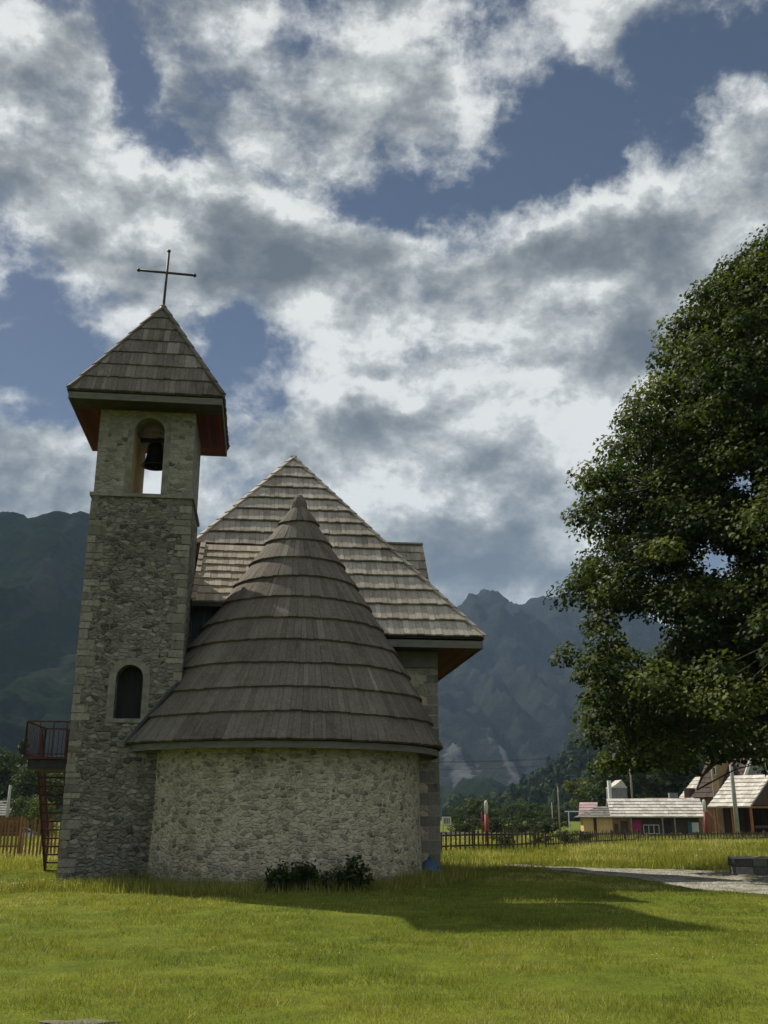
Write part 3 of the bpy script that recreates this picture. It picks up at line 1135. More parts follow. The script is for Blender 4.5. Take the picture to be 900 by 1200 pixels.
# front hip: its left part stops behind the tower
a, b, c_ = Vector((EL, EW, EZ)), Vector((ER, EW, EZ)), Vector(A_f)
es, et, nrm = plane_frame(a, b, c_)
T = (c_ - a).dot(et)
sc_ = (c_ - a).dot(es)
Ls = (b - a).length
wt = lambda t: EW + et.y * t


def left_bound(t):
    s = sc_ * t / T
    if wt(t) < 3.8:
        return max(s, 4.95)
    return s


CR = 14
sh_t = lambda s, k: random.betavariate(2, 2)
shingle_plane(nr, a, es, et, nrm, left_bound, lambda t: Ls + (sc_ - Ls) * t / T, T, CR, bw=.15, lift=.095, tintf=sh_t, jag=.02)
hip_caps(nr, (ER, EW, EZ), A_f, 24, .2, .05)
hl = Vector((EL, EW, EZ)).lerp(Vector(A_f), .30)
hip_caps(nr, hl, A_f, 16, .2, .05)
hip_caps(nr, A_f, A_b, 2, .22, .05)
hip_caps(nr, (ER, EB, EZ), A_b, 24, .2, .05)
hip_caps(nr, (EL, EB, EZ), A_b, 24, .2, .05)
# side slopes
for sgn, (p, q) in ((1, ((ER, EW, EZ), (ER, EB, EZ))), (-1, ((EL, EB, EZ), (EL, EW, EZ)))):
    p, q = Vector(p), Vector(q)
    es2, et2, n2_ = plane_frame(p, q, Vector(A_f))
    T2 = (Vector(A_f) - p).dot(et2)
    sF, sB = (Vector(A_f) - p).dot(es2), (Vector(A_b) - p).dot(es2)
    lo_, hi_ = min(sF, sB), max(sF, sB)
    LL = (q - p).length
    wstart = (3.82 - EW)
    if sgn > 0:
        shingle_plane(nr, p, es2, et2, n2_, lambda t: lo_ * t / T2, lambda t: LL + (hi_ - LL) * t / T2, T2, CR, bw=.3)
    else:
        shingle_plane(nr, p, es2, et2, n2_, lambda t: lo_ * t / T2, lambda t: min(LL + (hi_ - LL) * t / T2, LL - wstart), T2, CR, bw=.3)
tri_roof(nr, (ER, EB, EZ), (EL, EB, EZ), A_b, 14, bw=.3)
nave_roof = nr.build('nave_roof', M['shingle_warm'], nave)
un = MB()
d_ = Vector((0, 0, -.03))
V3 = lambda *p: Vector(p) + d_
t0_ = (3.8 - EW) / et.y
hx = (AU - EL) * (t0_ / T)
un.face([V3(4.95, EW, EZ), V3(ER, EW, EZ), V3(*A_f), V3(EL + hx, 3.8, EZ + et.z * t0_), V3(4.95, 3.8, EZ + et.z * t0_)])
un.face([V3(ER, EW, EZ), V3(ER, EB, EZ), V3(*A_b), V3(*A_f)])
un.face([V3(EL, EB, EZ), V3(EL, 3.8, EZ), V3(EL + hx, 3.8, EZ + et.z * t0_), V3(*A_f), V3(*A_b)])
un.face([V3(ER, EB, EZ), V3(EL, EB, EZ), V3(*A_b)])
un.build('roof_underlay', M['under'], nave_roof)
ff = MB()
ff.box((4.96, EW + .03, EZ - .28), (ER - .04, EW + .06, EZ - .08), .5)
ff.box((ER - .07, EW + .061, EZ - .28), (ER - .04, EB - .05, EZ - .08), .7)
ff.build('fascia', M['fascia'], nave)
sf = MB()
for j in range(9):
    x0 = NU1 + .012 + (ER - .08 - NU1) * j / 9
    x1 = NU1 + .004 + (ER - .08 - NU1) * (j + 1) / 9
    sf.box((x0, EW + .065, EZ - .25), (x1, EB - .1, EZ - .23), random.random())
sf.build('soffit', M['soffit'], nave)
sf = MB()
for j in range(7):
    y0 = EW + .07 + (NW0 + .12 - EW - .07) * j / 7
    y1 = EW + .062 + (NW0 + .12 - EW - .07) * (j + 1) / 7
    sf.box((4.96, y0, EZ - .25), (NU1 + .004, y1, EZ - .23), random.random())
sf.build('front_soffit', M['under'], nave)  # same near-black, shade under the front eave put into the colour
pl = MB()
pl.box((4.0, NW0 + .06, EZ - .70), (NU1 - .02, NW0 + .145, EZ - .255), .5)
pl.build('wall_plate', M['fascia'], nave)

# lean-to roof between tower and nave, flatter, in its own warmer shingle colour
le = MB()
LA, LB, LC_ = (2.56, 1.45, 6.98), (5.0, 1.45, 6.98), (2.56, 3.75, 9.16)
es3, et3, n3_ = plane_frame(LA, LB, LC_)
T3 = (Vector(LC_) - Vector(LA)).dot(et3)
shingle_plane(le, LA, es3, et3, n3_, lambda t: 0, lambda t: 2.44, T3, 8, bw=.15, lift=.05)
hip_caps(le, (2.58, 1.45, 6.98), (2.60, 3.75, 9.16), 9, .14, .06)
lean = le.build('lean_to_roof', M['shingle_lean'], nave)
lu = MB()
lu.hexa([(2.54, 1.45, 6.86), (5.0, 1.45, 6.86), (5.0, 3.75, 9.04), (2.54, 3.75, 9.04), (2.54, 1.45, 6.965), (5.0, 1.45, 6.965), (5.0, 3.75, 9.145), (2.54, 3.75, 9.145)])
lu.build('roof_underlay', M['under'], lean)
lw = MB()
lw.box((2.51, 2.1, 4.4), (5.0, 2.55, 7.3), .5)
lw.build('lean_to_wall', M['nave_stone'], nave)
bwm = MB()
for j in range(15):
    bwm.box((2.53 + j * .16, 2.05, 4.42), (2.53 + j * .16 + .145, 2.098, 7.2), random.random())
bwm.build('louvre', M['blue_board'], nave)

# transept roof behind the right slope
tz, tc, thw = 10.62, 8.4, 2.5
tp = MB()
tE = tz - thw * 1.3
TX0, TX1 = 5.6, 9.86
for sg in (-1, 1):
    p, q = Vector((TX0, tc + sg * thw, tE)), Vector((TX1, tc + sg * thw, tE))
    if sg > 0:
        p, q = q, p
    tpv = Vector((p.x, tc, tz))
    e_, t_, n_ = plane_frame(p, q, tpv)
    TT = (tpv - p).dot(t_)
    shingle_plane(tp, p, e_, t_, n_, lambda t: 0, lambda t: TX1 - TX0, TT, 9, bw=.16)
tp.bar((TX0, tc, tz + .04), (TX1, tc, tz + .04), .24, .05, .3)
trn = tp.build('transept_roof', M['shingle_warm'], nave)
tg = MB()
tg.face([(9.7, tc - thw + .1, tE), (9.7, tc + thw - .1, tE), (9.7, tc, tz - .05)])
tg.face([(TX0, tc - thw, tE - .04), (TX1 - .02, tc - thw, tE - .04), (TX1 - .02, tc, tz - .04), (TX0, tc, tz - .04)])
tg.face([(TX0, tc + thw, tE - .04), (TX0, tc, tz - .04), (TX1 - .02, tc, tz - .04), (TX1 - .02, tc + thw, tE - .04)])
tg.face([(TX0, tc - thw, tE - .045), (TX0, tc + thw, tE - .045), (TX1 - .02, tc + thw, tE - .045), (TX1 - .02, tc - thw, tE - .045)])
tg.build('roof_underlay', M['under'], trn)
# small porch roof on the far wall
pr = MB()
pr.hexa([(NU1, 7.0, 2.15), (NU1 + .55, 7.0, 1.95), (NU1 + .55, 9.6, 1.95), (NU1, 9.6, 2.15), (NU1, 7.0, 2.62), (NU1 + .55, 7.0, 2.05), (NU1 + .55, 9.6, 2.05), (NU1, 9.6, 2.62)], .2)
pr.bar((NU1 + .02, 7.1, 1.4), (NU1 + .45, 7.1, 1.95), .08, .1, .3, up=(0, 1, 0))
pr.build('porch_roof', M['shingle'], nave)

# ------------------------------------------------------------------ red iron balcony and stair behind the tower
bal = empty('iron_balcony', church(0, 0, 0), PHI, 'red iron balcony with a steep stair fixed behind the tower', 'balcony')
BU0, BU1, BW0, BW1, BZ = -1.36, -.01, 1.5, 3.8, 2.98
g = MB()
g.box((BU0 + .12, BW0 + .1, BZ - .30), (BU1, BW1 - .1, BZ - .06))
g.build('platform_beam', M['iron'], bal)
g = MB()
for j in range(12):
    g.box((BU0, BW0 + (BW1 - BW0) * j / 12 + .006, BZ - .055), (BU1, BW0 + (BW1 - BW0) * (j + 1) / 12 - .006, BZ))
g.build('platform', M['red_iron'], bal)


def railing(pa, pb, nbar, h=.86, thick=.016):
    g = MB()
    pa, pb = Vector(pa), Vector(pb)
    up = Vector((0, 0, h))
    g.bar(pa + up, pb + up, .045, .035)
    g.bar(pa + up * .08, pb + up * .08, .03, .025)
    for j in range(nbar + 1):
        p = pa.lerp(pb, j / nbar)
        w_ = .04 if j in (0, nbar) else thick
        g.bar(p, p + up, w_, w_, up=(0, 1, 0))
    return g.build('railing', M['red_iron'], bal)


railing((BU0 + .03, BW0 + .03, BZ), (BU0 + .03, BW1 - .03, BZ), 12, thick=.012)
railing((BU0 + .03, BW0 + .03, BZ), (BU1 - .03, BW0 + .03, BZ), 4, thick=.022)
railing((BU0 + .03, BW1 - .03, BZ), (-.75, BW1 - .03, BZ), 5)
sa, sb = Vector((-1.02, BW1, BZ)), Vector((-1.45, BW1 + 3.4, .0))
st = MB()
for s_ in (-.42, .30):
    st.bar(sa + Vector((s_, 0, -.1)), sb + Vector((s_ * .5, 0, .05)), .05, .2)
for j in range(13):
    p = sa.lerp(sb, j / 13)
    k_ = 1 - .5 * j / 13
    st.box((p.x - .42 * k_, p.y, p.z - .2), (p.x + .30 * k_, p.y + .26, p.z - .16))
st.build('stair', M['red_iron'], bal)
for s_ in (-.42, .30):
    railing(sa + Vector((s_, 0, -.05)), sb + Vector((s_ * .5, 0, .05)), 18, .9)

# ------------------------------------------------------------------ big tree beside the meadow
M['maple'] = mat_leaf('broad_leaf', [(0, (.020, .035, .009)), (.4, (.040, .060, .013)), (.75, (.075, .098, .019)), (1, (.14, .155, .034))], .36, .6, .12)
M['bark'] = mat_plain('bark', (.075, .062, .048), .95, .45, 5, .8)
TY = 25.0                                     # drawn for 25 m, then grown to its real size and distance
TK = 1.24
tree_base = Vector((11.6, TY, EYE - EYE / TK))
prof_px = [(700, 918), (672, 880), (660, 820), (652, 760), (676, 700), (690, 655), (694, 600), (700, 550), (720, 500), (736, 462), (762, 437), (778, 388), (798, 350), (832, 322), (858, 295), (888, 277)]
prof = sorted([(at(x, y, TY).z, 11.6 - at(x, y, TY).x) for x, y in prof_px])
prof.append((prof[-1][0] + .2, .9))
PZ = np.array([p[0] for p in prof])
PR = np.array([p[1] for p in prof])


def big_tree():
    rg = np.random.default_rng(23)
    root = empty('broadleaf_tree', (11.6 * TK, TY * TK, 0), 0, 'tall dark leafy tree towering over the village roofs', 'tree')
    root.scale = (TK, TK, TK)
    b0 = tree_base
    top = PZ[-1] - b0.z
    tk = MB()
    ts = [Vector((.12 * math.sin(i * .9), .10 * math.cos(i * 1.3), top * .94 * i / 11)) for i in range(12)]
    tk.tube([Vector((0, 0, -.3))] + ts, [.46] + [.42 * (1 - i / 11) ** .8 + .03 for i in range(12)], 12)
    tk.build('trunk', M['bark'], root, True)
    limbs = []
    lm = MB()
    nl = 34
    for i in range(nl):
        f = i / (nl - 1)
        z0 = 1.9 + (top * .86 - 1.9) * f ** .95
        az = i * 2.39996 + rg.uniform(-.3, .3)
        zr = z0 + b0.z + 1.2
        Rr = min(np.interp(zr, PZ, PR), np.interp(zr + 1.5, PZ, PR)) * rg.uniform(.72, .86)
        rise = rg.uniform(.15, .45) * Rr if f > .25 else rg.uniform(-.05, .22) * Rr
        pts = []
        for k in range(9):
            t = k / 8
            droop = -.28 * Rr * t ** 2.2 * (1 - f) * 0.9
            r = .1 + Rr * t
            a = az + .25 * math.sin(t * 3 + i)
            pts.append(Vector((math.cos(a) * r, math.sin(a) * r, z0 + rise * math.sin(t * 1.7) + droop)))
        w0 = .15 * (1 - f * .6)
        lm.tube(pts, [w0 * (1 - k / 8) ** .9 + .012 for k in range(9)], 6)
        limbs.append(pts)
    # leaf sprays
    allp = np.array([[tuple(p) for p in l] for l in limbs])
    C_, SZ = [], []
    eye = np.array([0, 0, EYE]) - np.array(b0)
    gaps = [(np.array(ray(px, py).normalized()), rad) for (px, py, rad) in ((750, 738, .40), (772, 741, .34), (832, 652, .30), (868, 560, .2))]

    def open_sky(c, s):
        for d, rad in gaps:
            if np.linalg.norm(np.cross(c - eye, d)) < rad + s * .5:
                return True
        return False

    def too_low(c, s):
        # the crown is raised near the stem and hangs lower at its rim
        r = math.hypot(c[0], c[1])
        return c[2] + b0.z - s * .7 < (4.0 - 1.5 * min(1, max(0, (r - 4.2) / 1.2)))

    def crown_r(c):
        a = math.atan2(c[1], c[0])
        k = fbm(np.array([a * 2.6 + 20]), np.array([c[2] * .62 + 7]), 3)[0]
        low = 1 - .09 * min(1, max(0, (8.5 - c[2]) / 3))
        return low * np.interp(c[2] + b0.z, PZ, PR) * (.925 + .46 * (k - .5))

    for i, l in enumerate(limbs):
        for t in (.36, .5, .62, .72, .81, .9, .97, 1.0):
            q = t * 8
            k = min(7, int(q))
            p = l[k].lerp(l[k + 1], q - k)
            for _ in range(2 if t < .7 else 3):
                d = rg.normal(0, 1, 3) * np.array([.95, .95, .55]) * (.7 + .5 * t)
                c = np.array(p) + d + np.array([0, 0, .25])
                s = rg.uniform(.55, 1.0)
                if math.hypot(c[0], c[1]) > crown_r(c) - s * .5 or open_sky(c, s) or too_low(c, s) or c[2] + b0.z > PZ[-1]:
                    continue
                C_.append(c)
                SZ.append(s)
    # fill the outer shell so that the outline follows the crown
    q_ = allp.reshape(-1, 3)
    for _ in range(5200):
        z = rg.uniform(PZ[0] - b0.z, PZ[-1] - b0.z)
        a = rg.uniform(0, 2 * math.pi)
        s = rg.uniform(.48, .85)
        c = np.array([0, 0, z])
        c = np.array([math.cos(a), math.sin(a), 0]) * .1 + c
        r = max(.05, crown_r(np.array([math.cos(a), math.sin(a), z])) - s * .55) * (rg.uniform(1.0, 1.12) if rg.random() < .24 else rg.uniform(.55, 1.0))
        c = np.array([math.cos(a) * r, math.sin(a) * r, z])
        if open_sky(c, s) or too_low(c, s) or np.min(np.sum((np.array(C_) - c) ** 2, 1)) < (.69 if a > 1.2 else .82) ** 2:
            continue
        C_.append(c)
        SZ.append(s)
        dd = np.sum((q_ - c) ** 2, 1) + (q_[:, 2] > c[2]) * 2
        near = q_[np.argmin(dd)]
        mid = (near + c) / 2 + np.array([0, 0, .15])
        if not (open_sky(mid, 1.0) or open_sky(near, 1.0)):
            lm.tube([near, mid, c], [.028, .018, .008], 4, caps=False)
    lm.build('limb', M['bark'], root, True)
    C = np.array(C_)
    S = np.array(SZ)
    vis = C[:, 0] < 1.5
    V, T = [], []
    for c, s, vv in zip(C, S, vis):
        k = int((360 if vv else 150) * s)
        # a spray: flattened dome of leaves, densest on its upper and outer face
        u = rg.normal(size=(k, 3))
        u /= np.linalg.norm(u, axis=1, keepdims=True)
        rr = rg.random(k) ** .45
        p = u * rr[:, None] * np.array([1.0, 1.0, .62]) * s
        p[:, 2] -= .22 * (p[:, 0] ** 2 + p[:, 1] ** 2) / s
        cen = p + c
        outw = np.array([c[0], c[1], 0]) / (np.hypot(c[0], c[1]) + .01)
        nrm = u * .55 + np.array([0, 0, .75]) + outw * .35 + rg.normal(0, .45, (k, 3))
        nrm /= np.linalg.norm(nrm, axis=1, keepdims=True)
        ax = np.cross(nrm, rg.normal(size=(k, 3)))
        ax /= np.linalg.norm(ax, axis=1, keepdims=True)
        bx = np.cross(nrm, ax)
        L = rg.uniform(.07, .142, k)[:, None] * (1.0 if vv else 1.6)
        # kite with the tip drooping and the halves folded a little
        fold = nrm * L * .18
        q0 = cen - ax * L * .55
        q1 = cen + bx * L * .48 + fold - ax * L * .05
        q2 = cen + ax * L * .62 - nrm * L * .12
        q3 = cen - bx * L * .48 + fold - ax * L * .05
        V.append(np.stack([q0, q1, q2, q3], 1).reshape(-1, 3))
        cl_t = rg.normal(.40, .20)
        T.append(np.clip(cl_t + rg.normal(0, .16, k) + .18 * (u[:, 2]), 0, 1))  # leaves near each spray's top tinted lighter, sunlit tops painted in
    np_mesh('crown', np.concatenate(V), 4, M['maple'], np.concatenate(T), root)
    return root


big_tree()

# ------------------------------------------------------------------ grass
M['grass'] = mat_leaf('grass_blade', [(0, (.085, .115, .022)), (.35, (.165, .192, .032)), (.65, (.25, .25, .05)), (.85, (.36, .335, .11)), (1, (.52, .47, .24))], .42, .55, .2)


def in_church(x, y):
    dx, dy = x - CO.x, y - CO.y
    u, w = dx * UX.x + dy * UX.y, dx * WX.x + dy * WX.y
    a = (u > 0) & (u < TW) & (w > 0)
    b = (u - ACU) ** 2 + (w - ACW) ** 2 < ARW ** 2
    c_ = (u > NU0) & (u < NU1) & (w > NW0 + .1)
    return a | b | c_


def blades(x, y, h, wd, tint, lean=.35, seedy=None):
    k = len(x)
    z = terrain(x, y)
    a = rng.uniform(0, 2 * math.pi, k)
    ca, sa_ = np.cos(a), np.sin(a)
    b = rng.uniform(0, 2 * math.pi, k)
    ln = np.abs(rng.normal(0, lean, k)) * h
    base = np.stack([x, y, z - .01], 1)
    side = np.stack([ca, sa_, np.zeros(k)], 1) * (wd / 2)[:, None]
    tip = base + np.stack([np.cos(b) * ln, np.sin(b) * ln, h], 1)
    return np.stack([base - side, base + side, tip], 1).reshape(-1, 3), tint


def scatter(nn, dmin, dmax, ang=27, p=1.0):
    u = rng.random(nn)
    if p == 1.0:
        d = dmin * (dmax / dmin) ** u
    else:
        e = 2 - p
        d = (dmin ** e + u * (dmax ** e - dmin ** e)) ** (1 / e)
    a = np.radians(rng.uniform(-ang, ang, nn))
    return d * np.sin(a), d * np.cos(a)


def tintmap(x, y):
    t = .30 + (fbm(x / 1.4 + 5, y / 2.2, 4) - .5) * .9 + (fbm(x / 5 + 2, y / 7 + 7, 3) - .5) * 1.1 + .08
    return t


# short lawn
x, y = scatter(760000, 7.6, 62, p=1.25)
dd = np.hypot(x, y)
ok = ~in_church(x, y) & ~(inside(path_poly, x, y) & (rng.random(len(x)) < .97))
pt = fbm(x / .35, y / .35, 2)
ok &= rng.random(len(x)) < .25 + 1.4 * pt
bare = np.hypot((x + 2.46) / .30, (y - 8.78) / .12)
ok &= (bare > 1 + .5 * (fbm(x * 3, y * 3, 3) - .3))
x, y, dd, pt = x[ok], y[ok], dd[ok], pt[ok]
h = rng.uniform(.016, .062, len(x)) * (.35 + 2.2 * fbm(x / .6 + 3, y / .6, 3) ** 2) * (1 + .012 * dd)
wd = rng.uniform(.005, .009, len(x)) * np.clip(dd / 12, 1, 3.2)
t = np.clip(tintmap(x, y) + rng.normal(0, .2, len(x)) + (pt - .5) * .5, 0, 1)
Vg, Tg = blades(x, y, h, wd, t, .75)
# tall grass along the church foot and rough grass beyond the path
xs_, ys_ = [], []
for _ in range(38000):
    th = rng.uniform(0, 1)
    if th < .22:
        u, w = rng.uniform(-.8, 3.2), -abs(rng.normal(0, .42)) - .02
    elif th < .50:
        u = rng.uniform(-2.2, 4.4)
        w = min(-.25, -.68 * u) - abs(rng.normal(.30, .38)) * (1 - .12 * abs(u - 1.5))
    elif th < .86:
        an = R(rng.uniform(180, 352))
        r_ = ARW + .05 + abs(rng.normal(0, .42))
        u, w = ACU + r_ * math.cos(an), ACW + r_ * math.sin(an)
    else:
        u, w = rng.uniform(8.3, 10.4), rng.uniform(1.2, 6)
    p = church(u, w)
    xs_.append(p.x)
    ys_.append(p.y)
n_low = len(xs_)
for _ in range(2600):
    an = R(rng.uniform(182, 352))
    r_ = ARW + .06 + abs(rng.normal(0, .16))
    p = church(ACU + r_ * math.cos(an), ACW + r_ * math.sin(an)) if rng.random() < .7 else church(rng.uniform(-.3, 2.2), -.05 - abs(rng.normal(0, .12)))
    xs_.append(p.x)
    ys_.append(p.y)
x2, y2 = np.array(xs_), np.array(ys_)
weed = np.arange(len(x2)) >= n_low
ok = ~in_church(x2, y2)
x2, y2, weed = x2[ok], y2[ok], weed[ok]
h2 = rng.uniform(.06, .30, len(x2)) * (.45 + 1.1 * fbm(x2 / .6, y2 / .6, 3))
h2 = np.where(weed, rng.uniform(.15, .48, len(x2)) * (.2 + 1.6 * fbm(x2 / .5 + 7, y2 / .5, 2) ** 1.5), h2)
V2, T2_ = blades(x2, y2, h2, rng.uniform(.008, .016, len(x2)), np.clip(rng.normal(.52, .26, len(x2)), 0, 1), .35)
# meadow towards the fence
x3, y3 = scatter(150000, 26, 100, p=1.0)
ok = ~in_church(x3, y3) & ~inside(path_poly, x3, y3) & (y3 > 31 + 0 * x3)
x3, y3 = x3[ok], y3[ok]
d3 = np.hypot(x3, y3)
h3 = rng.uniform(.08, .32, len(x3)) * (.5 + fbm(x3 / 2, y3 / 2, 3))
V3_, T3_ = blades(x3, y3, h3, rng.uniform(.014, .03, len(x3)) * np.clip(d3 / 40, .8, 2.2), np.clip(tintmap(x3, y3) + .22 + rng.normal(0, .18, len(x3)), 0, 1), .4)
gr = np_mesh('grass', np.concatenate([Vg, V2, V3_]), 3, M['grass'], np.concatenate([Tg, T2_, T3_]))
tag(gr, 'short sunlit meadow grass, taller and seeding along the church foot', 'grass', kind='stuff')

# wild flowers: white by the tower foot, pale yellow heads over the meadow
M['flower'] = mat_leaf('flower_head', [(0, (.65, .65, .60)), (.5, (.58, .55, .32)), (1, (.55, .46, .10))], .25, .7, .1)


def flowers(x, y, h, s, t):
    c = np.stack([x, y, terrain(x, y) + h], 1)
    nrm = np.stack([rng.normal(0, .4, len(x)), rng.normal(0, .4, len(x)) - .3, np.ones(len(x))], 1)
    return leaf_tris(c, nrm, s), t


q = [church(rng.uniform(-3.6, 1.8), -abs(rng.normal(.5, .55)) - .1) for _ in range(700)]
xa, ya = np.array([p.x for p in q]), np.array([p.y for p in q])
fa, ta = flowers(xa, ya, rng.uniform(.06, .26, len(xa)), rng.uniform(.008, .017, len(xa)), rng.uniform(0, .25, len(xa)))
xb, yb = scatter(6000, 34, 90, p=1.0)
okb = (fbm(xb / 3, yb / 3, 3) > .45) & ~in_church(xb, yb) & ~inside(path_poly, xb, yb)
xb, yb = xb[okb], yb[okb]
fb_, tb_ = flowers(xb, yb, rng.uniform(.14, .36, len(xb)), rng.uniform(.014, .030, len(xb)), rng.uniform(.35, 1, len(xb)))
xc, yc = scatter(1500, 12, 30, p=1.2)
okc = (fbm(xc / 1.5 + 9, yc / 1.5, 3) > .48) & ~in_church(xc, yc) & ~inside(path_poly, xc, yc)
xc, yc = xc[okc], yc[okc]
fc_, tc_ = flowers(xc, yc, rng.uniform(.04, .09, len(xc)), rng.uniform(.006, .011, len(xc)), rng.uniform(.3, .9, len(xc)))
fl_ = np_mesh('wildflowers', np.concatenate([fa, fb_, fc_]), 3, M['flower'], np.concatenate([ta, tb_, tc_]))
tag(fl_, 'tiny white and pale yellow wildflower heads dotted through the meadow', 'flowers', kind='stuff')

# bare stony spot in the lawn
sm = MB()
M['soil'] = mat_plain('bare_soil', (.20, .18, .125), .95, .35, 9, .8)
cx0, cy0 = -2.46, 8.78
ring = [(cx0 + .30 * math.cos(a) * (1 + .25 * math.sin(3 * a)), cy0 + .12 * math.sin(a) * (1 + .3 * math.sin(5 * a + 1))) for a in [2 * math.pi * k / 40 for k in range(40)]]
sm.face([(px_, py_, zt(px_, py_) + .010) for px_, py_ in ring])
tag(sm.build('bare_patch', M['soil']), kind='structure')

# ------------------------------------------------------------------ shrubs at the apse foot
M['nettle'] = mat_leaf('shrub_leaf', [(0, (.018, .032, .010)), (1, (.045, .065, .018))], .3, .6, .15)


def shrub(u, w, h, r, label, seed, lean=0.0):
    rg = np.random.default_rng(seed)
    p = church(u, w)
    root = empty('shrub', (p.x, p.y, zt(p.x, p.y)), 0, label, 'shrub', 'shrubs at the apse foot')
    stm = MB()
    V, T = [], []
    for i in range(13):
        a = rg.uniform(0, 2 * math.pi)
        rr = r * rg.uniform(.1, .9)
        hh = h * rg.uniform(.55, 1.05) * (1 - .45 * rr / r)
        tipp = np.array([math.cos(a) * rr + lean * hh, math.sin(a) * rr * .6 - .05, hh])
        stm.tube([(0, 0, 0), tuple(tipp * np.array([.55, .55, .6])), tuple(tipp)], [.012, .008, .004], 4)
        k = 90
        tt_ = rg.uniform(.2, 1.04, k)
        c = tipp[None] * tt_[:, None] + rg.normal(0, .075, (k, 3))
        c[:, 2] = np.maximum(c[:, 2], .03)
        nrm = rg.normal(0, .6, (k, 3)) + np.array([0, -.2, .8])
        nrm /= np.linalg.norm(nrm, axis=1, keepdims=True)
        ax = np.cross(nrm, rg.normal(size=(k, 3)))
        ax /= np.linalg.norm(ax, axis=1, keepdims=True)
        bx = np.cross(nrm, ax)
        L = rg.uniform(.04, .085, k)[:, None]
        V.append(np.stack([c - ax * L, c + bx * L * .5, c + ax * L, c - bx * L * .5], 1).reshape(-1, 3))
        T.append(rg.random(k))
    stm.build('stem', M['bark'], root)
    np_mesh('foliage', np.concatenate(V), 4, M['nettle'], np.concatenate(T), root)


def apse_front(px, off):
    """point just outside the apse wall, seen at image column px"""
    best = None
    for k in range(181, 360):
        a = R(k)
        p = church(ACU + (ARW + off) * math.cos(a), ACW + (ARW + off) * math.sin(a))
        d = abs(p.x / (p.y * math.cos(PITCH) - 1.6 * math.sin(PITCH)) - (px - 450) / F_PX)
        if best is None or d < best[0]:
            best = (d, ACU + (ARW + off) * math.cos(a), ACW + (ARW + off) * math.sin(a))
    return best[1], best[2]


for i, (px, h, r, lb, ln) in enumerate(((328, .50, .36, 'low dark shrub at the apse foot nearest the tower', -.1), (364, .66, .50, 'bushy dark shrub at the apse foot, middle one of three', 0), (410, .68, .55, 'tallest spreading dark shrub at the apse foot, on the nave side', .08))):
    u, w = apse_front(px, .45)
    shrub(u, w, h, r, lb, 40 + i, ln)

# blue sack at the nave corner
p = church(8.85, 2.05)
sk = MB()
prof_s = [(.0, 0), (.20, .0), (.25, .08), (.24, .22), (.20, .36), (.13, .46), (.05, .50), (.06, .56), (0, .58)]
sk.lathe(prof_s, 18)
for i, v in enumerate(sk.v):
    a = math.atan2(v[1], v[0])
    k = 1 + .14 * math.sin(3 * a + v[2] * 9) + .06 * math.sin(7 * a - v[2] * 20)
    sk.v[i] = (v[0] * k * 1.1 + .12 * v[2], v[1] * k * .8, v[2])
M['blue_plastic'] = mat_plain('blue_plastic', (.035, .10, .20), .5, .3, 6, .2, spec=.4)
bs = sk.build('plastic_sack', M['blue_plastic'], None, True)
bs.location = (p.x, p.y, zt(p.x, p.y))
tag(bs, 'crumpled blue plastic sack leaning at the church corner', 'sack')
# ------------------------------------------------------------------ low stone block wall by the path
M['block'] = mat_boards('rough_block', [(0, (.07, .068, .06)), (.5, (.12, .116, .102)), (1, (.30, .29, .255))], grain=(7, 7, 7), rough=.95, stain=.6)
wb = ground_at(863, 1027)
bw_ = empty('stone_block_wall', (wb.x, wb.y, zt(wb.x, wb.y)), R(-4), 'low wall of dark rough stone blocks beside the gravel path', 'wall')
for row in range(2):
    g = MB()
    x_ = 0.0 if row == 0 else -.02
    while x_ < 2.7:
        l_ = random.uniform(.30, .55)
        p_ = random.uniform(-.02, .02)
        g.box((x_ + .008, p_, -.1 if row == 0 else .215), (x_ + l_ - .008, .7 + p_, .205 if row == 0 else .40), random.random())
        x_ += l_
    g.build('block_course', M['block'], bw_)
g = MB()
g.box((-.02, -.01, .408), (2.82, .71, .45), .95)
g.build('coping', M['block'], bw_)

# ------------------------------------------------------------------ fences
M['picket'] = mat_boards('weathered_picket', [(0, (.055, .042, .030)), (1, (.12, .095, .07))], grain=(20, 20, 2))
M['picket_brown'] = mat_boards('brown_picket', [(0, (.17, .09, .04)), (1, (.29, .17, .08))], grain=(20, 20, 2))


